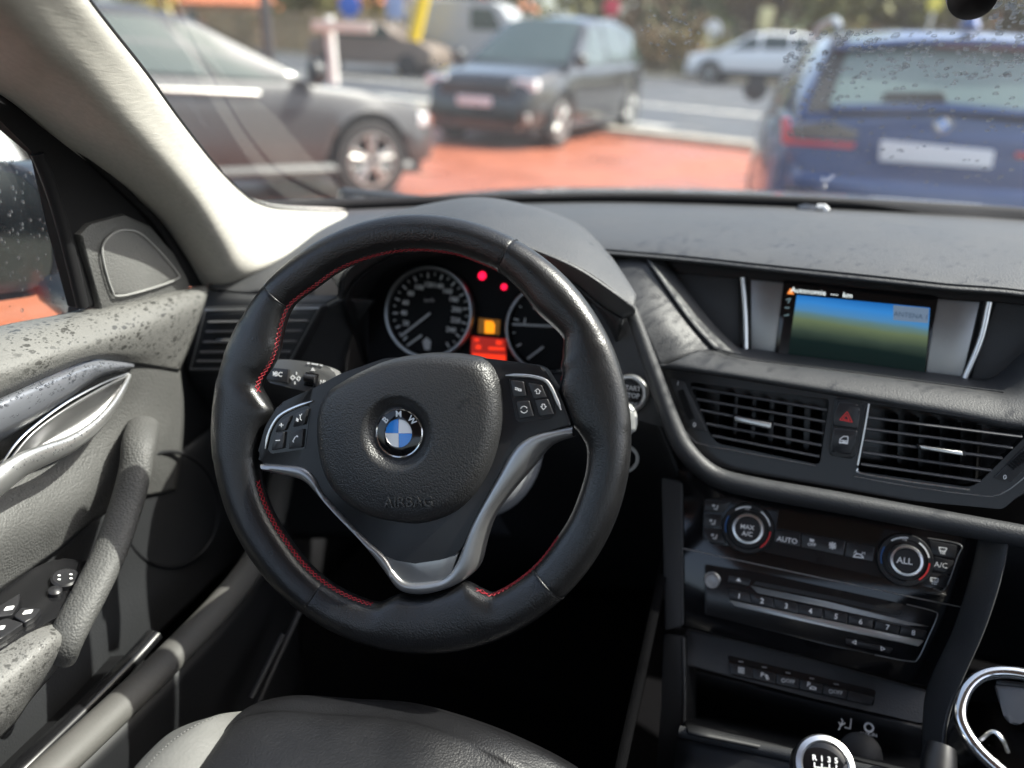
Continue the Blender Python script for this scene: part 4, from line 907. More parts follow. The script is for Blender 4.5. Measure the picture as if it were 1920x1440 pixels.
# ================================================================== INSTRUMENT CLUSTER
IF = Fr(aY(880, 600, .88), (.03, -.95, .31))
ic = thing('instrument_cluster', IF.pw(880, 690, 0), 'black instrument cluster with two round dials and lit red and amber warnings', 'instruments')
pprism('cluster_face', IF, [(690, 560), (720, 500), (790, 474), (900, 474), (1040, 505), (1130, 560), (1150, 720), (690, 700)], -.03, -.006, pm('cluster_black', (.004, .004, .005), .6, spec=.2), ic)
def gauge(c, rx, needle, needle2, nums, arc, big):
    cu = Vector(IF.uv(*c, .004)); R = (Vector(IF.uv(c[0] + rx, c[1], .004)) - cu).length
    d = lathe('gauge', IF, cu, [(R * 1.0, -.006), (R, .006), (R * .975, .0085), (R * .935, .0085), (R * .915, .004)], M['silver_dark'], ic, n=72)
    lathe('gauge_face', IF, cu, [(R * .93, .002), (R * .90, -.001), (0, -.001)], pm('dial_black', (.008, .008, .009), .6, spec=.2), d, n=60)
    a0, a1 = arc; parts = []
    N = (len(nums) - 1) * 2
    for i in range(N + 1):
        t = radians(lerp(a0, a1, i / N)); r0, r1 = (R * .74, R * .86) if i % 2 == 0 else (R * .80, R * .86)
        e = Vector((cos(t), sin(t))); s = Vector((-e.y, e.x)) * (.0009 if i % 2 == 0 else .0006)
        q = [cu + e * r0 - s, cu + e * r1 - s, cu + e * r1 + s, cu + e * r0 + s]
        parts.append(([IF.w(p.x, p.y, -.0006) for p in q], [(0, 1, 2, 3)]))
    mk('scale_marking', *merge(parts), M['white'], d, 0)
    for i, s in enumerate(nums):
        t = radians(lerp(a0, a1, i / (len(nums) - 1)))
        p = IF.w(cu.x + cos(t) * R * .60, cu.y + sin(t) * R * .60, -.0006)
        o = text('numeral', IF, c, s, 10, M['white'], d, -.0006, None, True); o.data.size = big
        L = LOC[d.name]; o.matrix_local = Matrix(((IF.a.x, IF.b.x, IF.n.x, p.x - L.x), (IF.a.y, IF.b.y, IF.n.y, p.y - L.y), (IF.a.z, IF.b.z, IF.n.z, p.z - L.z), (0, 0, 0, 1)))
    for (p0, p1), wd in ((needle, .0026), (needle2, .0026)):
        strokes('needle', IF, [[p0, p1]], wd, .003, pm('needle_white', (.62, .62, .62), .4), d, th=.0012)
    return d
g1 = gauge((804, 586), 84, ((806, 588), (752, 630)), ((790, 629), (764, 648)), ['', '20', '40', '60', '80', '100', '120', '140', '160', '180', '200', '220', '240', ''], (232, -52), .0088)
text('lettering', IF, (805, 563), 'km/h', 7, M['whited'], g1, -.0006)
fills('dial_centre', IF, [[(792, 640), (800, 632), (808, 640), (806, 656), (796, 656)]], 0, M['whited'], g1)
g2 = gauge((1031, 616), 86, ((1046, 612), (962, 608)), ((1018, 651), (990, 672)), ['', '1', '2', '3', '4', '5', ''], (215, -35), .012)
lathe('warning_lamp', IF, IF.uv(904, 517, -.005), [(.0052, -.005), (.0045, -.004), (0, -.004)], emis('red_lamp', (1, .005, .05), .8), ic, n=20)
lathe('warning_lamp', IF, IF.uv(945, 538, -.005), [(.0040, -.005), (.0036, -.004), (0, -.004)], emis('red_lamp_b', (1, .005, .05), .7), ic, n=20)
fills('fuel_window', IF, [[(898, 596), (938, 600), (936, 628), (896, 624)]], -.005, emis('amber_glow', (.09, .035, .0), .5), ic)
fills('fuel_lamp', IF, [[(909, 601), (923, 602), (928, 608), (927, 625), (909, 625)]], -.0045, emis('amber_lamp', (1, .30, .0), .5), ic)
rw = fills('message_display', IF, [[(884, 630), (948, 636), (950, 690), (882, 690)]], -.005, emis('red_display', (.25, .008, .002), .45), ic)
fills('message_pixel', IF, [[(890, 634), (898, 635), (898, 641), (890, 640)], [(893, 646), (902, 647), (902, 655), (891, 654)], [(930, 638), (941, 639), (941, 647), (930, 646)], [(916, 650), (946, 652), (946, 657), (916, 656)], [(886, 662), (948, 666), (948, 690), (886, 690)]], -.0046, emis('bright_red_display', (.95, .035, .005), .42), rw)

# ================================================================== WINDSCREEN PILLAR
pil = thing('windscreen_pillar', aX(480, 500, -.62), 'cream fabric covered pillar trim between windscreen and driver door', 'pillar')
PU = [(20, -180, -.47, .0), (153, 0, -.50, 0), (200, 60, -.512, 0), (267, 143, -.53, 0), (333, 233, -.55, 0), (400, 317, -.572, 0), (450, 367, -.588, 0), (486, 389, -.598, 0), (540, 399, -.600, 0), (650, 403, -.565, 0)]
PL = [(-150, 0, -.575, 0), (0, 128, -.585, 0), (80, 188, -.592, 0), (180, 281, -.602, 0), (267, 358, -.610, 0), (317, 410, -.615, 0), (362, 480, -.618, 0), (392, 532, -.620, 0), (420, 536, -.620, 0), (520, 480, -.600, 0)]
pu = [aX(q[0], q[1], q[2]) for q in PU]; plw = [aX(q[0], q[1], q[2]) for q in PL]
def bulge(t, amt): return [a.lerp(b, t) + Vector((amt, -amt * .55, amt * .2)) for a, b in zip(pu, plw)]
pu0 = [p + Vector((-.025, .03, .0)) for p in pu]; pl0 = [p + Vector((-.03, .004, -.006)) for p in plw]
def pillar_mat():
    m = pm('cream_pillar_trim', (.46, .445, .405), .8, spec=.2); t = m.node_tree; L = t.links; b = t.nodes['Principled BSDF']
    tc = t.nodes.new('ShaderNodeTexCoord'); mp = t.nodes.new('ShaderNodeMapping')
    mp.inputs['Rotation'].default_value = (radians(35), 0, 0); mp.inputs['Scale'].default_value = (1.6, .42, 1.6)
    n = t.nodes.new('ShaderNodeTexNoise'); n.inputs['Scale'].default_value = 150; n.inputs['Detail'].default_value = 4; n.inputs['Roughness'].default_value = .6
    n.inputs['Distortion'].default_value = .6
    L.new(tc.outputs['Object'], mp.inputs['Vector']); L.new(mp.outputs[0], n.inputs['Vector'])
    n2 = t.nodes.new('ShaderNodeTexNoise'); n2.inputs['Scale'].default_value = 900; L.new(tc.outputs['Object'], n2.inputs['Vector'])
    a = t.nodes.new('ShaderNodeMath'); a.operation = 'MULTIPLY_ADD'; a.inputs[1].default_value = .25; L.new(n2.outputs['Fac'], a.inputs[0]); L.new(n.outputs['Fac'], a.inputs[2])
    bp = t.nodes.new('ShaderNodeBump'); bp.inputs['Strength'].default_value = .28; bp.inputs['Distance'].default_value = .0011
    L.new(a.outputs[0], bp.inputs['Height']); L.new(bp.outputs['Normal'], b.inputs['Normal'])
    r = t.nodes.new('ShaderNodeMapRange'); r.inputs[1].default_value = .35; r.inputs[2].default_value = .65; r.inputs[3].default_value = .92; r.inputs[4].default_value = 1.04
    x = t.nodes.new('ShaderNodeVectorMath'); x.operation = 'SCALE'; x.inputs[0].default_value = (.46, .445, .405)
    L.new(n.outputs['Fac'], r.inputs[0]); L.new(r.outputs[0], x.inputs['Scale']); L.new(x.outputs[0], b.inputs['Base Color'])
    return m
loft('pillar_trim', [pu0, pu, bulge(.35, .024), bulge(.70, .040), bulge(.88, .026), plw, pl0], 70, 36, pillar_mat(), pil, thick=.003)
# dark glass edge band beside the pillar
tube('pillar_gasket', spl([p + Vector((-.003, .006, .002)) for p in pu], 60), .0038, M['rubber'], pil, n=8)

# ================================================================== WINDSCREEN, RAIN, MIRROR FOOT
ws = thing('windscreen', (.11, 1.2, .97), 'curved windscreen glass spotted with rain on the passenger side', 'windscreen')
wbx = [(-.66, .93), (-.50, 1.05), (-.3, 1.15), (.11, 1.24), (.52, 1.15), (.72, 1.05), (.88, .93)]
base = [Vector((x, y + .012, .955 + .015 * (1 - ((x - .11) / .75) ** 2))) for x, y in wbx]
wtx = [(-.59, .26), (-.45, .35), (-.27, .41), (.11, .46), (.49, .41), (.67, .35), (.81, .26)]
top = [Vector((x, y, 1.405 + .05 * (1 - ((x - .11) / .7) ** 2))) for x, y in wtx]
mdl = [a.lerp(b, .5) + Vector((0, .012, .014)) for a, b in zip(base, top)]
WSR = [spl(r, 60) for r in (base, mdl, top)]
WC = [spl([WSR[i][j] for i in range(3)], 30) for j in range(60)]
grid('windscreen_pane', [[WC[j][i] for j in range(60)] for i in range(30)], M['windscreen'], ws, smooth=180)
def ws_hit(px, py):                                   # where a picture point's sight line meets the windscreen
    d = ray(px, py)
    lo, hi = .1, 3.0
    def f(t):
        p = CAM + d * t
        s = interp([(v.x, v.y) for v in wbx_l], p.x)
        k = interp([(v.x, v.y) for v in wtx_l], p.x)
        zb_, zt = .97, 1.455
        return p.y - lerp(s, k, max(-.3, min(1.3, (p.z - zb_) / (zt - zb_)))) - .01
    for _ in range(40):
        m_ = (lo + hi) / 2
        if f(m_) > 0: hi = m_
        else: lo = m_
    return CAM + d * lo
wbx_l = [Vector((x, y)) for x, y in wbx]; wtx_l = [Vector((x, y)) for x, y in wtx]
def drop_mesh(P, n, r, el=1.0, ax=None, hgt=.45):
    n = n.normalized(); a = (ax - n * ax.dot(n)).normalized() if ax else n.orthogonal().normalized(); b = n.cross(a)
    vs = []; fs = []; K = 8
    for ring, (rr, hh) in enumerate(((1, 0), (.86, .5), (.5, .87))):
        for k in range(K):
            t = 2 * pi * k / K
            vs.append(P + a * (cos(t) * rr * r * el) + b * (sin(t) * rr * r) + n * (hh * r * hgt))
    vs.append(P + n * (r * hgt))
    for g in range(2):
        for k in range(K): fs.append((g * K + k, g * K + (k + 1) % K, (g + 1) * K + (k + 1) % K, (g + 1) * K + k))
    for k in range(K): fs.append((2 * K + k, 2 * K + (k + 1) % K, 3 * K))
    fs.append(tuple(range(K))[::-1])
    return vs, fs
rd = random.Random(3); DR = []
wn = Vector((0, .5, .86))
def rain(n, xr, yr, rmin, rmax, test=None):
    for _ in range(n):
        x, y = rd.uniform(*xr), rd.uniform(*yr)
        if test and not test(x, y): continue
        DR.append(drop_mesh(ws_hit(x, y) + wn * .001, wn, rd.uniform(rmin, rmax), rd.uniform(1, 1.7), Vector((rd.uniform(-.5, .5), .8, -.5))))
edge = lambda x, y: x > 1560 - (y - 60) * .32
rain(260, (1430, 2000), (60, 150), .0015, .0038, edge)
rain(180, (1430, 2000), (140, 360), .0013, .0031, edge)
rain(90, (1470, 1580), (60, 260), .0015, .0036)
rain(420, (1990, 2900), (-150, 330), .0012, .0034)
rain(60, (1860, 2000), (0, 60), .0014, .0034)
rain(40, (1200, 1320), (20, 110), .0010, .0022)
rain(60, (600, 1500), (0, 330), .0006, .0014)
o = mk('raindrops', *merge(DR), M['drop'], ws, 180); o['kind'] = 'stuff'
mf = thing('mirror_foot', ws_hit(1825, 10), 'black rear-view mirror foot stuck on the windscreen', 'mirror foot')
mp_ = ws_hit(1826, -16)
MF = Fr(mp_, (-.15, -.85, -.5))
lathe('foot_cap', MF, (0, 0), [(.020, -.012), (.021, .004), (.019, .012), (.012, .016), (0, .017)], M['plastic'], mf, n=32)
tube('foot_stem', [MF.w(.0, .012, .006), MF.w(.01, .05, .03), MF.w(.015, .09, .06)], [.014, .012, .012], M['plastic'], mf, n=14)
# bonnet seen just above the foot of the windscreen
bn = thing('car_bonnet', (.1, 1.8, .95), 'silver grey bonnet edge showing over the foot of the windscreen', 'bonnet')
bnp = pm('silver_car_paint', (.28, .28, .28), .25, metal=.7, coat=.8)
loft('bonnet_skin', [[aY(*q) for q in [(420, 402, 1.35), (700, 392, 1.38), (1000, 378, 1.40), (1400, 380, 1.40), (1800, 402, 1.38), (2300, 450, 1.3)]],
                     [aY(*q) for q in [(430, 392, 1.7), (700, 374, 1.8), (1000, 352, 1.85), (1400, 356, 1.85), (1800, 380, 1.8), (2300, 430, 1.7)]],
                     [aY(*q) + Vector((0, 0, -.06)) for q in [(440, 388, 2.0), (700, 370, 2.2), (1000, 348, 2.25), (1400, 352, 2.25), (1800, 376, 2.2), (2300, 420, 2.0)]]], 40, 16, bnp, bn, thick=.004)
wp = thing('windscreen_wiper', aY(900, 378, 1.32), 'black wiper arm lying along the foot of the windscreen', 'wiper')
tube('wiper_arm', spl([aY(*q) for q in [(560, 384, 1.2), (640, 382, 1.24), (900, 374, 1.32), (1100, 372, 1.34)]], 20), .006, M['rubber'], wp, n=8)
tube('wiper_arm', spl([aY(*q) for q in [(1380, 372, 1.33), (1650, 386, 1.33), (1920, 404, 1.32)]], 20), .006, M['rubber'], wp, n=8)

# ================================================================== DRIVER'S DOOR
dr = thing('driver_door', aX(100, 1300, -.60) - Vector((0, 0, .1)), 'grey driver door panel wet with raindrops beside the wheel', 'car door')
DX = lambda X: Fr((X, .6, .9), (1, 0, 0), (0, 1, 0))
P3 = lambda rows: [[aX(*q) for q in r] for r in rows]
FRM = [(-150, -8), (0, 127), (80, 188), (180, 282), (267, 359), (317, 411), (360, 482), (392, 538), (350, 532), (190, 577), (148, 577), (112, 440), (82, 305), (72, 287), (0, 226), (-150, 112)]
prism('window_frame', DX(-.625), DX(-.625).uvs(FRM), -.014, 0, M['rubber'], dr, bev=.004, seg=2)
tube('door_seal', spl([aX(*q) for q in [(-100, 75, -.622), (0, 157, -.622), (100, 236, -.622), (220, 345, -.622), (300, 430, -.622), (350, 520, -.622)]], 40), .0045, M['rubber'], dr, n=8)
tube('channel_seal', spl([aX(*q) for q in [(70, 288, -.623), (95, 350, -.623), (122, 440, -.623), (155, 575, -.623)]], 30), .006, M['rubber'], dr, n=8)
prism('window_pane', DX(-.640), DX(-.640).uvs([(-200, 60), (0, 215), (76, 280), (90, 305), (118, 440), (156, 580), (-200, 660)]), -.002, .002, M['glass'], dr)
qt = prism('corner_trim', DX(-.618), DX(-.618).uvs([(150, 440), (170, 420), (235, 402), (285, 425), (325, 475), (352, 520), (360, 545), (192, 592), (178, 530)]), -.02, 0, M['doorlow'], dr, bev=.003)
TW = [(192, 470), (200, 449), (220, 434), (245, 432), (268, 441), (300, 472), (333, 512), (330, 524), (270, 545), (222, 555), (211, 545), (198, 505)]
tw = prism('tweeter_grille', DX(-.615), DX(-.615).uvs(TW), -.006, 0, pm('tweeter_mesh', (.13, .13, .125), .6, bump=('vor', 900, .8, .0008)), dr, bev=.0015)
mk('grille_rim', *tube_data(spl([DX(-.614).pw(*q) for q in TW], 60, True), .0011, 6, closed=True, up=(1, 0, 0)), pm('grille_rim_grey', (.3, .3, .29), .5), tw)
loft('upper_trim', P3([[(-150, 652, -.632), (0, 611, -.632), (100, 592, -.632), (190, 575, -.628), (290, 553, -.622), (386, 534, -.615)],
                       [(-150, 672, -.600), (0, 630, -.600), (100, 608, -.600), (190, 589, -.600), (295, 566, -.602), (389, 546, -.606)],
                       [(-150, 740, -.572), (0, 690, -.572), (90, 660, -.573), (190, 632, -.578), (290, 606, -.586), (382, 578, -.600)],
                       [(-150, 800, -.570), (0, 728, -.571), (90, 690, -.572), (180, 662, -.578), (275, 655, -.590), (360, 640, -.606)],
                       [(-150, 822, -.580), (0, 748, -.580), (95, 704, -.580), (178, 674, -.586), (260, 683, -.598), (336, 697, -.612)]]), 60, 30, M['door'], dr, thick=.003)
sp_ = loft('trim_strip', P3([[(-150, 815, -.588), (0, 744, -.588), (60, 718, -.588), (120, 693, -.588), (185, 671, -.592), (255, 681, -.600)],
                       [(-150, 828, -.566), (0, 756, -.566), (60, 730, -.567), (120, 706, -.570), (188, 684, -.580), (252, 684, -.597)],
                       [(-150, 885, -.566), (0, 806, -.566), (60, 776, -.567), (125, 738, -.571), (190, 698, -.580), (252, 687, -.597)],
                       [(-150, 905, -.586), (0, 828, -.586), (60, 792, -.586), (130, 746, -.588), (192, 706, -.593), (250, 690, -.600)]]), 50, 16, M['strip'], dr, thick=.002)
loft('door_card', P3([[(-150, 870, -.605), (0, 792, -.605), (130, 728, -.605), (256, 682, -.602), (338, 694, -.614)],
                      [(-150, 980, -.605), (0, 900, -.605), (130, 840, -.605), (262, 770, -.606), (345, 770, -.614)],
                      [(-150, 1130, -.580), (0, 1010, -.580), (110, 960, -.584), (235, 880, -.594), (340, 860, -.614)],
                      [(-150, 1210, -.590), (0, 1110, -.590), (100, 1040, -.592), (215, 950, -.598), (330, 920, -.616)]]), 40, 24, M['doorlow'], dr, thick=.003)
loft('lower_card', P3([[(-150, 1195, -.596), (0, 1095, -.596), (100, 1030, -.598), (215, 935, -.604), (335, 850, -.620), (400, 800, -.63)],
                       [(-150, 1330, -.60), (0, 1230, -.60), (120, 1150, -.60), (250, 1060, -.604), (360, 980, -.620), (450, 920, -.63)],
                       [(-150, 1480, -.585), (0, 1360, -.585), (120, 1260, -.59), (250, 1150, -.596), (370, 1060, -.61), (470, 980, -.63)],
                       [(-150, 1640, -.58), (0, 1500, -.58), (120, 1380, -.58), (260, 1230, -.59), (380, 1110, -.60), (480, 1020, -.63)]]), 40, 20, pm('dark_grey_door_card', (.022, .023, .025), .6, bump=('vor', 420, .4, .0005)), dr, thick=.003)
mk('speaker_ring', *tube_data([aX(318 + 92 * cos(a), 955 + 108 * sin(a), -.606) for a in [2 * pi * k / 48 for k in range(48)]], .0022, 8, up=(1, 0, 0), closed=True), M['dashlow'], dr)
# door release: bright lip, scooped bowl and long satin lever
loft('handle_bowl', P3([[(-10, 900, -.578), (12, 868, -.578), (58, 812, -.578), (122, 765, -.580), (190, 726, -.586), (242, 700, -.598)],
                        [(0, 893, -.597), (30, 866, -.600), (85, 822, -.601), (140, 785, -.601), (196, 746, -.601), (241, 704, -.600)],
                        [(10, 888, -.590), (50, 864, -.588), (110, 846, -.588), (165, 816, -.590), (210, 768, -.594), (240, 708, -.599)]]), 40, 14, M['silver_dark'], dr, thick=.002)
tube('handle_lip', spl([aX(*q) for q in [(-20, 900, -.586), (5, 868, -.586), (28, 835, -.586), (60, 803, -.586), (122, 757, -.587), (190, 720, -.590), (240, 700, -.597)]], 40), .0011, M['satin'], dr, n=6)
hp = [(-60, 945, -.555), (0, 900, -.556), (40, 872, -.558), (85, 852, -.560), (130, 834, -.563), (175, 803, -.568), (210, 765, -.576), (232, 728, -.588), (243, 704, -.597)]
tube('release_lever', spl([aX(*q) for q in hp], 40), [lerp(.013, .0025, min(1, (i / 39) ** 1.2)) for i in range(40)], M['silver'], dr, n=14, up=(1, 0, 0), rb=[lerp(.008, .002, i / 39) for i in range(40)])
gh = spl([aX(*q) for q in [(268, 800, -.590), (260, 835, -.560), (252, 890, -.548), (236, 950, -.542), (208, 1030, -.534), (172, 1105, -.526), (142, 1160, -.522), (122, 1200, -.522), (110, 1225, -.530)]], 60)
tube('grab_handle', gh, .0125, M['doorlow'], dr, n=20, up=(1, 0, 0), rb=.017)
loft('armrest_pad', P3([[(-200, 1330, -.575), (0, 1203, -.565), (55, 1170, -.560), (95, 1158, -.552), (120, 1168, -.540)],
                        [(-200, 1350, -.545), (0, 1222, -.540), (55, 1186, -.538), (98, 1172, -.534), (124, 1180, -.530)],
                        [(-200, 1420, -.515), (0, 1285, -.512), (60, 1232, -.512), (102, 1198, -.514), (127, 1192, -.520)],
                        [(-200, 1490, -.520), (0, 1350, -.518), (58, 1286, -.518), (104, 1232, -.518), (129, 1206, -.522)],
                        [(-200, 1540, -.55), (0, 1385, -.55), (60, 1310, -.55), (106, 1256, -.545), (130, 1220, -.535)]]), 40, 24, M['armrest'], dr, thick=.003)
QF = Fr(aX(60, 1120, -.565), (.25, -.02, .96))
pprism('switch_plate', QF, [(-120, 1230), (0, 1108), (60, 1066), (110, 1046), (175, 1050), (165, 1090), (120, 1150), (30, 1200), (-60, 1265)], -.015, 0, M['gloss2'], dr, bev=.002, rnd=.004)
def rocker(px, ic_):
    b = pprism('window_switch', QF, px, 0, .006, M['button'], dr, bev=.002, rnd=.002, seg=3)
    if ic_:
        x, y = ic_; strokes('window_mark', QF, [[(x - 8, y + 3), (x - 4, y - 2), (x + 8, y - 4), (x + 5, y + 1), (x - 8, y + 3)]], .0016, .0061, M['white'], b)
rocker([(-10, 1142), (38, 1112), (34, 1134), (23, 1153), (-10, 1158)], (17, 1141)); rocker([(40, 1138), (78, 1140), (66, 1156), (46, 1168), (25, 1155)], (52, 1148))
rocker([(-30, 1180), (10, 1158), (45, 1168), (17, 1188), (-20, 1210)], (0, 1178)); rocker([(-70, 1190), (-35, 1165), (-14, 1160), (-40, 1185), (-70, 1210)], None)
mu = QF.uv(122, 1086, .003); mk_ = lathe('mirror_knob', QF, mu, [(.012, 0), (.012, .005), (.010, .0065), (.004, .006), (0, .006)], M['button'], dr, n=28)
fills('knob_mark', QF, [circ((122 + sx * 11, 1082 + sy * 5), 3.2, 8, 1.6) for sx, sy in ((-1, -.6), (1, -1), (-1, .9), (1, .5))], .0068, M['white'], mk_)
lathe('mirror_button', QF, QF.uv(103, 1108, .003), [(.006, 0), (.006, .004), (.004, .0055), (0, .006)], M['button'], dr, n=20)
# beads of rain on the trim strip and lever
rd = random.Random(5); DD = []
for _ in range(170):
    t = rd.random(); x = lerp(-20, 235, t); y0 = interp([(-20, 765), (60, 727), (130, 698), (190, 680), (240, 686)], x); y = y0 + rd.uniform(-8, 48) * (1 - t * .8)
    DD.append(drop_mesh(aX(x, y, -.564 - .012 * t * t), Vector((.75, -.1, .6)), rd.uniform(.0005, .0013), rd.uniform(1, 1.4), Vector((0, 1, .2)), .7))
for _ in range(60):
    x = rd.uniform(10, 200); y = interp([(0, 890), (85, 843), (130, 825), (200, 770)], x) + rd.uniform(-6, 16)
    DD.append(drop_mesh(aX(x, y, -.550), Vector((.9, -.1, .4)), rd.uniform(.0004, .001), 1.2, Vector((0, 0, 1)), .7))
o = mk('raindrops', *merge(DD), M['drop'], dr, 180); o['kind'] = 'stuff'

# ================================================================== WING MIRROR outside the door window
wm = thing('wing_mirror', aX(60, 470, -.86), 'black wing mirror outside the wet driver window', 'wing mirror')
WM = Fr(aX(40, 440, -.86), (.35, -.93, .1))
mpx = [(-80, 330), (-20, 300), (40, 310), (85, 345), (108, 420), (112, 500), (100, 540), (60, 556), (-10, 566), (-80, 560)]
prism('housing', WM, rpoly(WM.uvs(mpx), .01), -.09, 0, pm('black_mirror_housing', (.015, .016, .022), .3), wm, bev=.01, seg=3)
prism('mirror_glass', WM, rpoly(WM.uvs([(-76, 345), (-15, 318), (36, 326), (76, 360), (96, 425), (100, 495), (90, 528), (55, 543), (-10, 552), (-76, 548)]), .008), 0, .002, pm('mirror_silver', (.10, .11, .13), .04, metal=1), wm)
tube('mirror_arm', [WM.pw(105, 540, -.03), aX(150, 575, -.72), aX(165, 590, -.66)], [.025, .022, .02], pm('black_mirror_arm', (.015, .016, .02), .4), wm, n=12)
DG = []
for _ in range(130):
    x, y = rd.uniform(-20, 125), rd.uniform(300, 590)
    DG.append(drop_mesh(aX(x, y, -.6455), Vector((-1, 0, 0)), rd.uniform(.0007, .002), rd.uniform(1, 1.6), Vector((0, 0, 1)), .5))
o = mk('raindrops', *merge(DG), M['drop'], dr, 180); o['kind'] = 'stuff'

# ================================================================== SILL, FOOTWELL, SEAT
sl_ = thing('door_sill', aX(250, 1300, -.51) - Vector((0, 0, .04)), 'pale grey door sill trim with black scuff strip below the door', 'door sill')
sp1 = spl([aX(*q) for q in [(-60, 1585, -.50), (100, 1440, -.50), (250, 1300, -.50), (330, 1222, -.50), (400, 1150, -.50), (455, 1085, -.505), (490, 1030, -.515), (515, 960, -.54), (530, 880, -.57)]], 60)
tube('sill_roll', sp1, .017, M['sill'], sl_, n=18, up=(0, 0, 1), rb=.014)
sp2 = spl([aX(*q) for q in [(-80, 1560, -.545), (40, 1440, -.545), (150, 1335, -.545), (240, 1245, -.545), (290, 1190, -.545)]], 30)
tube('scuff_strip', sp2, .010, M['gloss2'], sl_, n=12, rb=.007)
loft('sill_top', [[p + Vector((-.06, 0, -.03)) for p in sp2[::5]], [p + Vector((-.012, 0, -.012)) for p in sp2[::5]], [p + Vector((.03, 0, -.022)) for p in sp2[::5]]], 20, 8, M['rubber'], sl_, thick=.004)
loft('sill_side', [[p + Vector((.012, 0, -.01)) for p in sp1[::6]], [p + Vector((.018, 0, -.08)) for p in sp1[::6]], [p + Vector((.02, 0, -.33)) for p in sp1[::6]]], 24, 8, M['dashlow'], sl_, thick=.004)
seat = thing('driver_seat', (-.27, .25, .40), 'black leather driver seat cushion with side bolster coloured pale for sunlight', 'car seat')
fe = [aZ(*q) for q in [(442, 1470, .60), (447, 1410, .605), (462, 1352, .612), (495, 1325, .615), (560, 1313, .618), (650, 1319, .616), (760, 1326, .614), (850, 1348, .612), (950, 1384, .608), (1060, 1440, .60), (1140, 1500, .59)]]
dn = [p + Vector((0, .012, -.03)) for p in fe]; dn2 = [p + Vector((0, -.01, -.14)) for p in fe]
b1 = [p + Vector((0, -.025, .010 if 1 < i < 9 else 0)) for i, p in enumerate(fe)]
b2 = [p + Vector((0, -.09, .008 if 2 < i < 8 else 0)) for i, p in enumerate(fe)]
b3 = [p + Vector((0, -.5, -.03)) for p in fe]
loft('seat_cushion', [dn2, dn, fe, b1, b2, b3], 60, 40, M['seat'], seat, thick=.004)
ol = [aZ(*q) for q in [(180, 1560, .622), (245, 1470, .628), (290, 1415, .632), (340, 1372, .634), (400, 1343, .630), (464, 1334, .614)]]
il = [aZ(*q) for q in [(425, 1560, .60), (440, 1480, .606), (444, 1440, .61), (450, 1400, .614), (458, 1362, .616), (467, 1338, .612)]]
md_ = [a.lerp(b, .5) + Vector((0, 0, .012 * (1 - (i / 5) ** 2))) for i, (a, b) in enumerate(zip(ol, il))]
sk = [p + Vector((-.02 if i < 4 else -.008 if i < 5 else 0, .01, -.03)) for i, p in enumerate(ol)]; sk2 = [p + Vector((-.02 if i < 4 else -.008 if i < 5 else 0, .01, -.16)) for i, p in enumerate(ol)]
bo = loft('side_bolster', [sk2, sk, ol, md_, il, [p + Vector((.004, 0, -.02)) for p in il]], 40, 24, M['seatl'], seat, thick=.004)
parts = []
ss = spl([p + Vector((.004, -.003, .003)) for p in ol], 90)
for i in range(0, 76, 2): parts.append(tube_data([ss[i], ss[i + 1]], .00045, 5))
o = mk('seam_stitching', *merge(parts), pm('grey_thread', (.16, .16, .155), .7), bo, 60); o['kind'] = 'stuff'
# pedals are lost in the dark; the footwell side carpet carries the panel lines that show
fw = thing('footwell_panel', (-.45, .8, .5), 'dark footwell side panel with two faint edges behind the sill', 'panel')
for q in ([(570, 1130), (500, 1280), (450, 1400)], [(530, 1190), (470, 1310)]):
    tube('panel_edge', spl([aX(*p, -.44) for p in q], 12), .004, M['dashlow'], fw, n=8)

# ================================================================== OUTSIDE: ground, road
GP = [(-60, -.4), (-6, -.05), (0, 0), (7, 0), (9, .03), (11, .10), (14, .22), (18, .46), (24, .78), (30, .93), (60, 1.7), (150, 2.6), (800, 6)]
def gz(y): return interp(GP, y)
def gsheet(name, xr, yr, mat, dz, nx=20, ny=60, kind='structure', par=None, line=None):
    ys = sorted(set([g[0] for g in GP if yr[0] < g[0] < yr[1]] + [lerp(yr[0], yr[1], (i / ny) ** (1.6 if yr[1] > 100 else 1)) for i in range(ny + 1)]))
    G = [[Vector((lerp(xr[0], xr[1], j / nx), y, gz(y) + dz)) for j in range(nx + 1)] for y in ys]
    o = grid(name, G, mat, par)
    if kind: o['kind'] = kind
    return o
def ground_mat(name, c1, c2, sc, wetamt=0, rough=.8, brick=None):
    m, t, b = _nodes(name); L = t.links
    tc = t.nodes.new('ShaderNodeTexCoord'); n = t.nodes.new('ShaderNodeTexNoise'); n.inputs['Scale'].default_value = sc; n.inputs['Detail'].default_value = 8; n.inputs['Roughness'].default_value = .7
    L.new(tc.outputs['Object'], n.inputs['Vector'])
    r = t.nodes.new('ShaderNodeValToRGB'); r.color_ramp.elements[0].position = .3; r.color_ramp.elements[1].position = .7
    r.color_ramp.elements[0].color = (*c1, 1); r.color_ramp.elements[1].color = (*c2, 1)
    L.new(n.outputs['Fac'], r.inputs[0]); L.new(r.outputs[0], b.inputs['Base Color'])
    q = t.nodes.new('ShaderNodeMapRange'); q.inputs[3].default_value = rough; q.inputs[4].default_value = max(.1, rough - wetamt)
    q.inputs[1].default_value = .35; q.inputs[2].default_value = .65
    n2 = t.nodes.new('ShaderNodeTexNoise'); n2.inputs['Scale'].default_value = .8; L.new(tc.outputs['Object'], n2.inputs['Vector'])
    L.new(n2.outputs['Fac'], q.inputs[0]); L.new(q.outputs[0], b.inputs['Roughness'])
    return m
gsheet('ground', (-300, 300), (-60, 800), ground_mat('dry_earth', (.13, .11, .07), (.20, .17, .11), .3), -.03, 24, 60)
RPM = ground_mat('red_paving', (.26, .076, .038), (.36, .115, .062), 2.5, .35, .6)
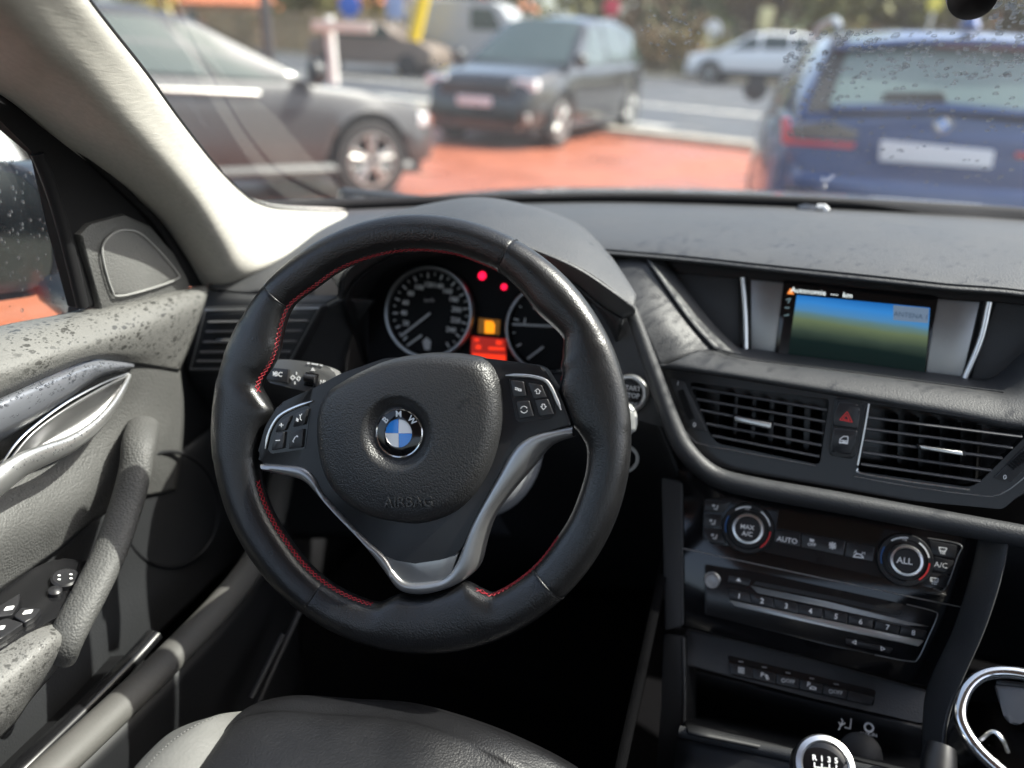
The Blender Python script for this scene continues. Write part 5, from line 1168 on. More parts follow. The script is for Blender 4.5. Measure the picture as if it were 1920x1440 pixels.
gsheet('red_paving', (-30, -2.5), (-12, 3.4), RPM, 0, 16, 30)
gsheet('unseen_asphalt', (-2.5, 2.2), (-12, 3.4), ground_mat('near_unseen_asphalt', (.06, .06, .062), (.10, .10, .10), 3, .2, .7), -.002, 6, 30)  # unseen grey ground, laid to keep red bounce out of the cabin
gsheet('red_paving', (-30, 2.2), (3.4, 20), ground_mat('red_paving', (.26, .076, .038), (.36, .115, .062), 2.5, .35, .6), 0, 20, 84)
gsheet('unseen_asphalt', (2.2, 30), (-12, 20), ground_mat('unseen_asphalt', (.06, .06, .062), (.10, .10, .10), 3, .2, .7), -.002, 20, 60)  # unseen grey sheet on the right, added against red reflections
# asphalt street beyond the kerb, running slightly towards us on the right
RA = radians(-17); rdv = Vector((cos(RA), sin(RA), 0)); rnv = Vector((-sin(RA), cos(RA), 0)); RP = Vector((-.9, 12.75, 0))
def strip_mesh(name, d0, d1, l0, l1, dz, mat, kind='structure', h=None, n=80, par=None):
    G = []
    for i in range(7):
        d = lerp(d0, d1, i / 6); row_ = []
        for j in range(n + 1):
            p = RP + rdv * lerp(l0, l1, j / n) + rnv * d; row_.append(Vector((p.x, p.y, gz(p.y) + dz)))
        G.append(row_)
    o = grid(name, G, mat, par)
    if h: m_ = o.modifiers.new('t', 'SOLIDIFY'); m_.thickness = h; m_.offset = -1
    if kind: o['kind'] = kind
    return o
strip_mesh('road', .15, 17, -40, 40, .012, ground_mat('asphalt', (.045, .047, .05), (.075, .077, .08), 3, .25, .65))
strip_mesh('kerb', -.15, .15, -40, 40, .10, pm('kerb_stone', (.42, .38, .31), .8, var=(3, .15)), h=.12)
paint = pm('road_paint', (.62, .60, .55), .6, var=(4, .15))
strip_mesh('road_marking', 1.35, 1.60, -30, 30, .020, paint)
strip_mesh('road_marking', 4.6, 4.8, -30, 30, .020, paint)
strip_mesh('far_verge', 17, 26, -40, 40, .05, ground_mat('verge', (.10, .09, .045), (.19, .17, .09), 1.2))
strip_mesh('far_kerb', 16.9, 17.1, -40, 40, .12, pm('far_kerb_stone', (.35, .32, .27), .8), h=.14)

# ================================================================== CARS
tyre = pm('tyre_rubber', (.018, .018, .018), .75); alloy = pm('alloy_wheel', (.55, .55, .53), .3, metal=.75)
cglass = pm('car_window_glass', (.035, .055, .05), .06, spec=.7, coat=.5)
lampw = pm('headlamp_glass', (.75, .76, .78), .1, coat=1); lampr = pm('tail_lamp_red', (.50, .012, .03), .12, coat=1)
plate = pm('number_plate_white', (.72, .72, .74), .4); trimb = pm('black_car_trim', (.016, .016, .018), .45)
def build_car(label, loc, head, L, W, H, paint_, belt, roof, wx, wr, sidewin, ws_x, rw_x, group='cars outside the windows', glass_m=None, rimcol=None, name='parked_car'):
    """local axes: x ahead, y to the left, z up"""
    o = thing(name, loc, label, 'car', group)
    glass_m = glass_m or cglass
    c, s = cos(head), sin(head); O = Vector(loc)
    slope = (gz(O.y + s * 1.3) - gz(O.y - s * 1.3)) / 2.6 if abs(s) > .3 else 0
    def Wd(x, y, z): return O + Vector((x * c - y * s, x * s + y * c, z + slope * x))
    hw = W / 2
    def plan(x): k = abs(2 * x / L); return hw * (1 - .16 * max(0, (k - .55) / .45) ** 2.2)
    zb = .24
    def arch(x):
        z = zb + (.05 if abs(x) > L * .42 else 0)
        for w_ in wx:
            d = abs(x - w_)
            if d < wr * 1.17: z = max(z, wr + sqrt((wr * 1.17) ** 2 - d * d))
        return z
    xs = sorted(set([-L / 2 + L * i / 90 for i in range(91)]))
    G = []
    for x in xs:
        w_ = plan(x); zt = interp(belt, x); za = arch(x); k = max(0, (abs(2 * x / L) - .9) / .1)
        secs = [(w_ * .90, max(zb, za)), (w_ * .97, max(.34, za)), (w_, max(.52, za + .01)), (w_ * .985, max(zt - .22, za + .04)), (w_ * .975, max(zt - .07, za + .06)), (w_ * .93, zt), (w_ * .75, zt + .025), (w_ * .4, zt + .04), (0, zt + .045)]
        secs = [(y * (1 - .10 * k * k), z) for y, z in secs]
        G.append([Wd(x, y, z) for y, z in secs] + [Wd(x, -y, z) for y, z in secs[-2::-1]])
    n = len(G[0]); vs = [p for r in G for p in r]
    fs = [(i * n + j, i * n + j + 1, (i + 1) * n + j + 1, (i + 1) * n + j) for i in range(len(G) - 1) for j in range(n - 1)]
    fs += [tuple(range(n)), tuple((len(G) - 1) * n + j for j in range(n))[::-1]]
    body = mk('body', vs, fs, paint_, o, 50)
    # underside
    mk('underbody', [Wd(x * L * .46, y * hw * .86, z) for x in (-1, 1) for y in (-1, 1) for z in (.2, .5)], [(0, 1, 3, 2), (4, 6, 7, 5), (0, 4, 5, 1), (2, 3, 7, 6), (0, 2, 6, 4), (1, 5, 7, 3)], trimb, o, 0)
    # greenhouse
    x0, x1 = roof[0][0], roof[-1][0]
    def gsec(x):
        zr = interp(roof, x); zt = interp(belt, x); w_ = plan(x) * .93; f = max(0, min(1, (zr - zt) / (H - zt)))
        wt = w_ * lerp(1, .76, f)
        return w_, wt, zt, max(zr, zt + .01)
    G = []
    for i in range(61):
        x = lerp(x0, x1, i / 60); wb_, wt, zt, zr = gsec(x)
        sec = [(wb_, zt - .02), (lerp(wb_, wt, .5) + .01, lerp(zt, zr, .5)), (wt, zr - .05 * (zr - zt) / .5), (wt * .86, zr - .012 * (zr - zt) / .5), (wt * .5, zr + .012), (0, zr + .018)]
        G.append([Wd(x, y, z) for y, z in sec] + [Wd(x, -y, z) for y, z in sec[-2::-1]])
    n = len(G[0]); vs = [p for r in G for p in r]
    fs = [(i * n + j, i * n + j + 1, (i + 1) * n + j + 1, (i + 1) * n + j) for i in range(60) for j in range(n - 1)]
    mk('cabin', vs, fs, paint_, o, 40)
    def side(x, t, sg):
        wb_, wt, zt, zr = gsec(x)
        y = lerp(wb_, wt, t) + .010 * sin(pi * t) + .012; z = lerp(zt, zr - .05, t)
        return Wd(x, sg * y, z)
    for sg in (1, -1):
        for (xa, xb, ta, tb_) in sidewin:                # bottom from xa to xb, top from ta to tb_
            G = [[side(lerp(lerp(xa, xb, i / 10), lerp(ta, tb_, i / 10), t), lerp(.08, .93, t), sg) for i in range(11)] for t in (0, .33, .66, 1)]
            grid('window', G, glass_m, o)
        for x_ in wx:
            yy = sg * (plan(x_) - .09)
            WFm = Fr(Wd(x_, yy, wr), Wd(x_, yy + sg * 1, wr) - Wd(x_, yy, wr), Wd(x_ + 1, yy, wr) - Wd(x_, yy, wr))
            wh = lathe('wheel', WFm, (0, 0), [(wr * .62, -.10), (wr * .96, -.10), (wr, -.06), (wr, .05), (wr * .95, .085), (wr * .70, .088), (wr * .66, .07)], tyre, o, n=36)
            lathe('rim', WFm, (0, 0), [(wr * .68, .080), (wr * .64, .086), (wr * .60, .04), (wr * .58, .0), (0, -.01)], trimb if rimcol is None else rimcol, wh, n=36)
            parts = []
            for k in range(5):
                for dk in (-.11, .11):
                    a = 2 * pi * k / 5 + .3
                    p0 = Vector((cos(a + dk * .5), sin(a + dk * .5))) * wr * .10; p1 = Vector((cos(a + dk * 1.5), sin(a + dk * 1.5))) * wr * .63
                    parts.append(tube_data([WFm.w(p0.x, p0.y, .075), WFm.w(p1.x, p1.y, .078)], wr * .05, 6, up=WFm.n, rb=.015))
            parts.append(tube_data([WFm.w(cos(2 * pi * k / 28) * wr * .645, sin(2 * pi * k / 28) * wr * .645, .078) for k in range(28)], wr * .045, 6, closed=True, up=WFm.n))
            mk('spokes', *merge(parts), alloy, wh, 60)
        mx = ws_x[1] + .04
        ym = plan(mx) + .06
        mcp = Wd(mx, sg * ym, interp(belt, mx) + .10)
        lathe('door_mirror', Fr(mcp, Wd(1, 0, 0) - Wd(0, 0, 0), Wd(0, 1, 0) - Wd(0, 0, 0)), (0, 0), [(0, .09), (.07, .07), (.10, .02), (.10, -.03), (0, -.04)], trimb, o, n=16)
    def over(nm, xa, xb, k0, k1, mat):
        G = []
        for i in range(13):
            x = lerp(xa, xb, i / 12); wb_, wt, zt, zr = gsec(x); q = lerp(k0, k1, i / 12)
            G.append([Wd(x, wt * q * j / 6, zr + .022 - .03 * abs(j / 6) ** 3 * (zr - zt) / .5) for j in range(-6, 7)])
        return grid(nm, G, mat, o)
    over('windscreen', ws_x[0], ws_x[1], .86, .90, glass_m)
    over('rear_surround', rw_x[0] - .015, rw_x[1] + .03, .97, .99, trimb).location = Vector((0, 0, -.010))
    over('rear_window', rw_x[0], rw_x[1], .84, .86, glass_m)
    for sg in (1, -1):                                    # sill trim
        tube('sill_trim', [Wd(wx[0] - wr * 1.2, sg * hw * .93, .27), Wd(wx[1] + wr * 1.2, sg * hw * .93, .27)], .05, trimb, o, n=6)
    o_ = dict(o=o, W=Wd, plan=plan, body=body)
    return o_
def plate_on(cd, nm, x, y0, y1, z0, z1, th, mat, bev=.01, tilt=0, parent=None):
    Wd = cd['W']; s = 1 if x > 0 else -1
    f = Fr(Wd(x, (y0 + y1) / 2, (z0 + z1) / 2), (Wd(1, 0, 0) - Wd(0, 0, 0)) * s + Vector((0, 0, tilt)), (Wd(0, 1, 0) - Wd(0, 0, 0)) * s)
    w2, h2 = abs(y1 - y0) / 2, (z1 - z0) / 2
    return prism(nm, f, rpoly([(-w2, -h2), (w2, -h2), (w2, h2), (-w2, h2)], min(w2, h2) * .4), -.05, th, mat, parent or cd['o'], bev=bev)

# grey saloon parked across our left front
pg = pm('grey_car_paint', (.05, .05, .053), .42, metal=.2, coat=.25)
sx = Vector((cos(radians(55)), sin(radians(55)), 0)); fwp = Vector((-3.2, 6.25, 0))
lat = Vector((-sx.y, sx.x, 0)); SL = 4.6; fx = 1.56
loc = fwp - sx * fx + lat * .82
cd = build_car('grey saloon car with its side and alloy front wheel showing', loc, radians(55), SL, 1.84, 1.42, pg,
    [(-2.35, .70), (-2.30, .98), (-1.7, 1.02), (-.9, .96), (.2, .94), (.85, .94), (1.5, .88), (2.1, .76), (2.30, .62), (2.35, .50)],
    [(-1.85, 1.0), (-1.15, 1.34), (-.6, 1.41), (-.1, 1.42), (.25, 1.36), (1.05, .95)], (-1.30, 1.56), .335,
    [(-1.35, -.62, -1.1, -.55), (-.55, .28, -.48, .0), (.34, .86, .06, .32)], (.28, 1.0), (-1.75, -1.2))
plate_on(cd, 'headlamp', 2.13, .55, .82, .60, .72, .04, lampw); plate_on(cd, 'headlamp', 2.13, -.82, -.55, .60, .72, .04, lampw)
for sg in (-1,):
    tube('chrome_line', [cd['W'](-1.6, sg * .915, .90), cd['W'](.6, sg * .925, .86)], .012, alloy, cd['o'], n=6)
    for xx in (-.5, .35): plate = plate
# black SUV
pk = pm('black_car_paint', (.012, .0125, .015), .2, metal=.3, coat=1)
fw_, rw_ = Vector((-2.81, 11.1, 0)), Vector((-2.26, 13.9, 0)); hd = (fw_ - rw_).normalized(); lat = Vector((-hd.y, hd.x, 0))
mid_ = (fw_ + rw_) / 2 - lat * .78
hd_a = atan2(hd.y, hd.x)
cd = build_car('black sport utility car facing us on the red paving', Vector((mid_.x, mid_.y, gz(mid_.y) - .02)), hd_a, 4.5, 1.88, 1.72, pk,
    [(-2.25, .75), (-2.2, 1.05), (-1.2, 1.06), (.2, 1.03), (.95, 1.05), (1.6, 1.0), (2.05, .92), (2.2, .78), (2.25, .6)],
    [(-2.2, 1.06), (-1.75, 1.60), (-1.2, 1.70), (-.3, 1.72), (.2, 1.66), (1.05, 1.06)], (-1.38, 1.40), .36,
    [(-1.95, -1.3, -1.6, -1.2), (-1.2, -.35, -1.1, -.3), (-.25, .80, -.2, .22)], (.2, 1.02), (-2.15, -1.8))
plate_on(cd, 'grille', 2.20, -.55, .55, .55, .86, .035, trimb); plate_on(cd, 'number_plate', 2.23, -.27, .27, .56, .68, .035, plate, .004)
for sg in (1, -1):
    plate_on(cd, 'headlamp', 2.08, sg * .52, sg * .86, .78, .92, .06, lampw); plate_on(cd, 'fog_lamp', 2.14, sg * .55, sg * .80, .38, .50, .05, alloy if sg > 0 else trimb)
plate_on(cd, 'bumper_lip', 2.20, -.7, .7, .30, .40, .04, alloy)
# white SUV on the far side of the street
pw_ = pm('white_car_paint', (.84, .85, .86), .25, coat=1)
wl = aZ(1392, 162, .87) ; dW = Vector((-2.02, 24.2, 0))
q = CAM + ray(1414, 165) * (28.5 / ray(1414, 165).y)
cd = build_car('white crossover car on the far side of the street', Vector((q.x, q.y, gz(q.y))), radians(180 - 10), 4.45, 1.85, 1.62, pw_,
    [(-2.22, .75), (-2.15, 1.05), (-1.2, 1.08), (.2, 1.03), (1.0, 1.02), (1.7, .95), (2.1, .82), (2.22, .6)],
    [(-2.15, 1.1), (-1.85, 1.45), (-1.3, 1.60), (-.3, 1.62), (.25, 1.54), (1.15, 1.03)], (-1.35, 1.36), .35,
    [(-1.7, -1.15, -1.55, -1.1), (-1.05, -.2, -1.0, -.18), (-.1, .9, -.08, .28)], (.25, 1.1), (-2.1, -1.75))
for sg in (1, -1): plate_on(cd, 'tail_lamp', -2.08, sg * .62, sg * .88, .95, 1.4, .08, lampr)
for sg in (1, -1): plate_on(cd, 'headlamp', 2.05, sg * .5, sg * .86, .72, .88, .08, lampw)
for yy in (.928, -.928): tube('cladding', [cd['W'](-1.0, yy, .36), cd['W'](1.0, yy, .36)], .09, trimb, cd['o'], n=6)
# white hatchback added to fill the bright patch in the driver's window
cd = build_car('white hatchback added for the bright patch in the driver window', Vector((-4.25, 1.15, 0)), radians(90), 4.1, 1.78, 1.5, pw_,
    [(-2.05, .75), (-2.0, 1.0), (-1.2, 1.02), (.2, .98), (.9, .97), (1.6, .9), (2.05, .6)],
    [(-2.0, 1.02), (-1.7, 1.4), (-1.2, 1.49), (-.3, 1.5), (.2, 1.44), (1.05, .98)], (-1.28, 1.28), .32,
    [(-1.6, -1.1, -1.5, -1.05), (-1.0, -.2, -.95, -.18), (-.1, .85, -.08, .25)], (.2, 1.0), (-1.95, -1.65))
for sg in (1, -1): plate_on(cd, 'tail_lamp', -1.98, sg * .6, sg * .85, .8, 1.1, .08, lampr)
# blue estate right ahead
pb = pm('blue_car_paint', (.005, .046, .18), .25, metal=.3, coat=1)
bx, by = .90, 4.0
cd = build_car('blue estate car with white number plate parked right in front', Vector((bx, by + 2.33, 0)), radians(90), 4.66, 1.84, 1.44, pb,
    [(-2.33, .80), (-2.28, 1.00), (-1.2, 1.00), (.2, .97), (.9, .97), (1.6, .90), (2.1, .80), (2.33, .55)],
    [(-2.29, 1.01), (-2.10, 1.30), (-1.95, 1.38), (-1.4, 1.42), (-.3, 1.45), (.2, 1.42), (1.05, .98)], (-1.42, 1.42), .33,
    [(-2.0, -1.4, -1.85, -1.35), (-1.3, -.4, -1.2, -.35), (-.3, .8, -.25, .2)], (.2, 1.0), (-2.27, -1.99), rimcol=trimb, glass_m=pm('pale_green_glass', (.13, .18, .17), .06, spec=.7, coat=.3))
o = cd['o']; Wd = cd['W']
TBF = Fr(Wd(-2.335, 0, .8), (0, -1, .08), (1, 0, 0))
def tb_prism(nm, px, h0, h1, mat, bev=.006, rnd=.01, par=None):
    return prism(nm, TBF, rpoly(TBF.uvs(px, h1), rnd), h0, h1, mat, par or o, bev=bev, seg=3)
tb_prism('tailgate', [(1468, 232), (1560, 222), (1768, 218), (1980, 240), (2075, 260), (2070, 330), (2020, 390), (1760, 375), (1540, 348), (1478, 300)], -.06, .012, pb, .02, .03)
tb_prism('tailgate_ledge', [(1560, 196), (1768, 192), (2010, 214), (2010, 226), (1768, 208), (1560, 210)], -.08, .035, pb, .012, .01)
tl = tb_prism('tail_lamp', [(1464, 222), (1480, 220), (1484, 262), (1606, 268), (1600, 279), (1466, 270)], 0, .022, lampr, .005, .006)
tb_prism('lamp_glass', [(1484, 232), (1560, 228), (1612, 246), (1604, 262), (1488, 258)], 0, .018, pm('smoked_lamp', (.10, .085, .075), .12, coat=1), .004, .01)
tb_prism('tail_lamp', [(1904, 285), (2050, 297), (2062, 255), (2075, 256), (2068, 312), (1905, 296)], 0, .022, lampr, .005, .006)
npl = tb_prism('number_plate', [(1652, 262), (1866, 282), (1860, 316), (1648, 302)], .010, .024, plate, .003, .008)
eu = TBF.uv(1768, 233, .02)
e_ = lathe('badge', TBF, eu, [(.040, .012), (.040, .022), (.034, .026), (.024, .024)], pm('badge_ring', (.25, .25, .26), .25, metal=.8), o, n=30)
for k in range(4): lathe('badge_quadrant', TBF, eu, [(.025, .0255), (.0, .0265)], M['blue'] if k in (1, 3) else M['enamelw'], e_, n=8, a0=k * pi / 2, a1=(k + 1) * pi / 2)
tb_prism('bumper_shelf', [(1480, 322), (1760, 346), (2050, 372), (2045, 405), (1760, 392), (1480, 352)], -.06, .075, pb, .05, .02)
tb_prism('bumper_trim', [(1470, 352), (1760, 384), (2040, 410), (2040, 425), (1760, 400), (1470, 366)], -.02, .03, trimb, .01, .01)
tb_prism('wiper_motor', [(1660, 172), (1770, 172), (1776, 192), (1655, 190)], .0, .05, trimb, .01, .01)
for k_, sg in enumerate((1, -1)): tube('roof_rail', spl([Wd(-1.9, sg * .60, 1.40), Wd(-1.6, sg * .615, 1.455), Wd(-.4, sg * .63, 1.475), Wd(.1, sg * .62, 1.43)], 14), .018, alloy, o, n=8)
lathe('aerial_fin', Fr(Wd(-1.75, 0, 1.43), (0, 0, 1)), (0, 0), [(.05, 0), (.03, .04), (.012, .065), (0, .066)], pb, o, n=14)
sp_o = loft('roof_spoiler', [[Wd(-2.02, y, 1.385 - .05 * (y / .62) ** 2) for y in (-.62, -.3, 0, .3, .62)], [Wd(-2.14, y, 1.365 - .05 * (y / .62) ** 2) for y in (-.62, -.3, 0, .3, .62)]], 12, 4, pb, o, thick=.03)
tube('brake_lamp', [Wd(-2.145, -.2, 1.328), Wd(-2.15, 0, 1.331), Wd(-2.145, .2, 1.328)], .006, pm('dark_red_lamp', (.10, .006, .008), .3), o, n=6)

# ================================================================== FAR SIDE OF THE STREET
def post(label, base, topz, r, mat, lean=(0, 0), cat='post', nm='post'):
    o = thing(nm, base, label, cat); b = Vector(base)
    tube('shaft', [b + Vector((0, 0, -.05)), b + Vector((lean[0], lean[1], topz))], r, mat, o, n=14)
    tube('foot', [b + Vector((0, 0, -.03)), b + Vector((lean[0] * .02, lean[1] * .02, .06))], r * 1.6, mat, o, n=14)
    return o
def at_d(px, py, Y): return aY(px, py, Y)
wpm = pm('white_post', (.68, .68, .66), .5); dkm = pm('dark_post', (.05, .05, .052), .5, metal=.3); yl = pm('yellow_paint', (.78, .56, .02), .45)
p = at_d(630, 170, 14.6); o = post('white signpost with pale board between the parked cars', (p.x, p.y, gz(14.6)), 1.6, .09, wpm, (-.1, 0), 'signpost', 'signpost')
f = Fr(at_d(640, 50, 14.5), (.2, -1, 0)); prism('board', f, rpoly(f.uvs([(585, 38), (700, 42), (700, 62), (585, 58)]), .03), -.03, .03, pm('pale_board', (.66, .62, .55), .6), o, bev=.01)
p = at_d(508, 120, 14.2); post('tall dark street post behind the grey saloon', (p.x, p.y, gz(14.2)), 3.6, .10, dkm, (-.12, 0), 'lamp post', 'lamp_post')
a, b = at_d(764, 125, 23.2), at_d(806, -60, 23.2)
yo = thing('yellow_pole', (a.x, a.y, gz(23.2)), 'leaning bright yellow pole standing behind the parked cars', 'pole')
tube('shaft', [Vector((a.x - .05, a.y, gz(23.2))), a, b], .20, yl, yo, n=12); tube('foot', [Vector((a.x - .05, a.y, gz(23.2) - .05)), Vector((a.x - .05, a.y, gz(23.2) + .1))], .3, yl, yo, n=12)

def sign(label, px, wpx, hpx, Y, mat, round_=False):
    f = Fr(at_d(px[0], px[1], Y), (.15, -1, 0)); k = (Vector(f.uv(px[0] + 10, px[1])) - Vector(f.uv(*px))).length / 10
    o = thing('street_sign', (f.P.x, f.P.y, gz(Y)), label, 'sign', 'street signs')
    pts = circ((0, 0), wpx * k / 2, 28) if round_ else rpoly([(-wpx * k / 2, -hpx * k / 2), (wpx * k / 2, -hpx * k / 2), (wpx * k / 2, hpx * k / 2), (-wpx * k / 2, hpx * k / 2)], .06)
    prism('face', f, pts, 0, .04, mat, o, bev=.01)
    tube('pole', [f.P + Vector((0, .03, 0)), Vector((f.P.x, f.P.y + .05, gz(Y) - .05))], .05, wpm, o, n=8)
blu = pm('blue_sign', (.03, .13, .55), .4); rds = pm('red_sign', (.62, .02, .06), .4); org = pm('orange_sign', (.72, .16, .03), .5)
sign('round blue street sign beyond the white signpost', (655, 10), 40, 40, 34, blu, True)
sign('pale blue square street sign beside the yellow pole', (741, 12), 34, 40, 34.5, pm('pale_blue_sign', (.32, .40, .62), .4))
sign('red rounded street sign above the black car', (1147, 14), 32, 44, 33.5, rds, True)
sign('orange board on a thin pole behind the black car', (846, 28), 46, 24, 35, org)
sign('small pale yellow board among the far shrubs', (1436, 35), 26, 40, 33, pm('pale_yellow_board', (.66, .60, .32), .5))
sign('round yellow lamp sign high behind the blue estate', (1753, 6), 30, 30, 32.5, pm('yellow_disc', (.75, .66, .10), .4), True)
sign('white round sign among the brown shrubs', (1336, 56), 34, 34, 32.5, pm('white_disc', (.66, .68, .74), .5), True)

# pale van and a low stone wall behind, houses, hedges and trees further off
stone = pm('brown_stone', (.20, .16, .12), .85, var=(1.2, .35), bump=('noise', 4, .7, .05))
def wall(label, x0, x1, Y0, Y1, h, mat, nm='stone_wall'):
    o = thing(nm, ((x0 + x1) / 2, (Y0 + Y1) / 2, gz((Y0 + Y1) / 2)), label, 'wall')
    n = max(2, int((x1 - x0) / 1.2)); rr_ = random.Random(int(abs(x0) * 7) + 1)
    courses = max(2, int(h / .35))
    base_me = None
    for c_ in range(courses):
        for i in range(n):
            xa, xb = lerp(x0, x1, (i + (.5 if c_ % 2 else 0)) / n), lerp(x0, x1, (i + 1 + (.5 if c_ % 2 else 0)) / n)
            ya, yb = lerp(Y0, Y1, (xa - x0) / (x1 - x0)), lerp(Y0, Y1, (xb - x0) / (x1 - x0))
            z0 = gz((ya + yb) / 2) + c_ * h / courses - (.1 if c_ == 0 else 0); z1 = gz((ya + yb) / 2) + (c_ + 1) * h / courses - .03
            d = rr_.uniform(-.04, .04)
            v = [(xa + .02, ya - .15 + d, z0), (xb - .02, yb - .15 + d, z0), (xb - .02, yb + .2, z0), (xa + .02, ya + .2, z0), (xa + .03, ya - .13 + d, z1), (xb - .03, yb - .13 + d, z1), (xb - .02, yb + .2, z1), (xa + .02, ya + .2, z1)]
            mk('stone', v, [(0, 3, 2, 1), (4, 5, 6, 7), (0, 1, 5, 4), (1, 2, 6, 5), (2, 3, 7, 6), (3, 0, 4, 7)], mat, o, 0)
    return o
wall('long brown stone wall on the far side of the street', -16, 20, 37, 34, 1.2, stone)
wall('tan rendered wall behind the grey saloon', -30, -11, 39, 38, 2.0, pm('tan_render', (.34, .25, .14), .85, var=(1, .3)))

def leaf_mass(rng, c, r, n, size):
    parts = []
    cl = [(Vector((rng.gauss(0, .5), rng.gauss(0, .5), rng.gauss(0, .42)))) for _ in range(14)]
    for _ in range(n):
        q = rng.choice(cl); p = Vector(c) + Vector(((q.x + rng.gauss(0, .26)) * r[0], (q.y + rng.gauss(0, .26)) * r[1], (q.z + rng.gauss(0, .24)) * r[2]))
        a = Vector((rng.uniform(-1, 1), rng.uniform(-1, 1), rng.uniform(-.6, 1))).normalized(); b_ = a.orthogonal().normalized()
        b_ = Matrix.Rotation(rng.uniform(0, 6.28), 3, a) @ b_; s = size * rng.uniform(.6, 1.4); c_ = a.cross(b_)
        parts.append(([p - b_ * s, p + c_ * s * .5, p + b_ * s, p - c_ * s * .5], [(0, 1, 2, 3)]))
    return merge(parts)
greens = [pm('olive_leaves', (.17, .16, .045), .7, var=(2, .4)), pm('dark_leaves', (.07, .09, .03), .7, var=(2, .4)), pm('yellow_leaves', (.36, .28, .05), .7, var=(2, .35)), pm('brown_leaves', (.20, .13, .06), .75, var=(2, .35))]
bark = pm('bark', (.10, .075, .05), .9, bump=('noise', 20, .6, .03))
def tree(label, x, Y, h, r, k, seed, nm='tree', cat='tree', n=1500, trunk=.35, group='trees and shrubs across the street'):
    rng = random.Random(seed); z = gz(Y)
    o = thing(nm, (x, Y, z), label, cat, group)
    tube('trunk', [Vector((x, Y, z - .1)), Vector((x + rng.uniform(-.1, .1), Y, z + h * trunk)), Vector((x + rng.uniform(-.3, .3), Y, z + h * .75))], [h * .035, h * .025, h * .008], bark, o, n=10)
    for i in range(4):
        a = rng.uniform(0, 6.28); s = Vector((x, Y, z + h * trunk * rng.uniform(.8, 1.2)))
        tube('limb', [s, s + Vector((cos(a) * r * .35, sin(a) * r * .35, h * .18)), s + Vector((cos(a) * r * .7, sin(a) * r * .6, h * .32))], [h * .014, h * .010, h * .004], bark, o, n=6)
    cz = z + h * (trunk + 1) / 2
    mk('crown', *leaf_mass(rng, (x, Y, cz), (r, r, h * (1 - trunk) * .62), n, r * .11), greens[k], o, 0)
def X_at(px, Y): return at_d(px, 90, Y).x
TL = [(250, 34, 5.0, 2.0, 2, 'yellow leaved tree rising behind the grey saloon'), (560, 40, 5.5, 2.6, 0, 'olive tree behind the white signpost'),
      (700, 44, 6.0, 2.6, 2, 'yellowing tree beyond the yellow pole'), (930, 42, 6.0, 2.8, 1, 'dark green tree above the black car roof'), (1080, 40, 5.5, 2.4, 0, 'olive tree left of the red sign'),
      (1215, 36, 4.5, 2.0, 3, 'brown bushy tree right of the black car'), (1300, 33, 3.6, 1.8, 1, 'dark bushy tree behind the white round sign'), (1420, 38, 5.0, 2.4, 3, 'brown tree above the white crossover'),
      (1540, 36, 5.0, 2.3, 0, 'olive tree left of the blue estate roof'), (1670, 40, 5.5, 2.8, 3, 'brown leaved tree behind the blue estate roof'), (1800, 36, 5.0, 2.4, 0, 'olive tree right of the yellow disc'), (1930, 38, 5.2, 2.6, 3, 'brown tree at the end of the stone wall'), (2060, 36, 5, 2.4, 1, 'dark tree past the end of the stone wall'), (60, 36, 6, 2.6, 1, 'dark tree behind the wing mirror')]
for i, (px, Y, h, r, k, lab) in enumerate(TL): Y = max(Y, 37 + i % 4); tree(lab, X_at(px, Y), Y, h, r, k, 20 + i)
SL_ = ['brown shrub on the far verge just right of the black car', 'dark green shrub on the verge below the brown bushy tree', 'brown shrub on the verge below the white round sign', 'olive shrub on the verge left of the white crossover', 'brown shrub on the verge behind the white crossover tail', 'dark green shrub on the verge beside the blue estate', 'olive shrub on the verge behind the blue estate roof edge', 'brown shrub on the verge behind the blue estate roof']
SH = [(1200, 32.6, 3), (1240, 32.9, 1), (1290, 32.4, 3), (1335, 32.8, 0), (1490, 32.2, 3), (1530, 32.0, 1), (1580, 31.8, 0), (1640, 31.6, 3)]
for i, (px, Y, k) in enumerate(SH): tree(SL_[i], X_at(px, Y), Y, 1.8, 1.1, k, 60 + i, 'shrub', 'shrub', 500, .15, 'shrubs along the far verge')

def house(label, px0, px1, Y, h, wc, rc, rh=1.6, nw=4):
    x0, x1 = X_at(px0, Y), X_at(px1, Y); z = gz(Y)
    o = thing('house', ((x0 + x1) / 2, Y + 2, z), label, 'house', 'houses behind the trees')
    def box(nm, a, b_, mat, par):
        v = [(x, y, zz) for x in (a[0], b_[0]) for y in (a[1], b_[1]) for zz in (a[2], b_[2])]
        return mk(nm, v, [(0, 1, 3, 2), (4, 6, 7, 5), (0, 4, 5, 1), (2, 3, 7, 6), (0, 2, 6, 4), (1, 5, 7, 3)], mat, par, 0)
    box('wall', (x0, Y, z - .3), (x1, Y + 6, z + h), wc, o)
    mk('roof', [(x0 - .4, Y - .5, z + h), (x1 + .4, Y - .5, z + h), (x1 + .4, Y + 6.5, z + h), (x0 - .4, Y + 6.5, z + h), (x0 + 1, Y + 3, z + h + rh), (x1 - 1, Y + 3, z + h + rh)], [(0, 1, 5, 4), (2, 3, 4, 5), (1, 2, 5), (3, 0, 4), (0, 3, 2, 1)], rc, o, 0)
    for i in range(nw):
        cx = lerp(x0, x1, (i + .5) / nw)
        wn_ = box('window', (cx - .45, Y - .05, z + 1.0), (cx + .45, Y + .05, z + 2.2), M['enamelw'], o); box('pane', (cx - .36, Y - .07, z + 1.08), (cx + .36, Y - .05, z + 2.12), cglass, wn_)
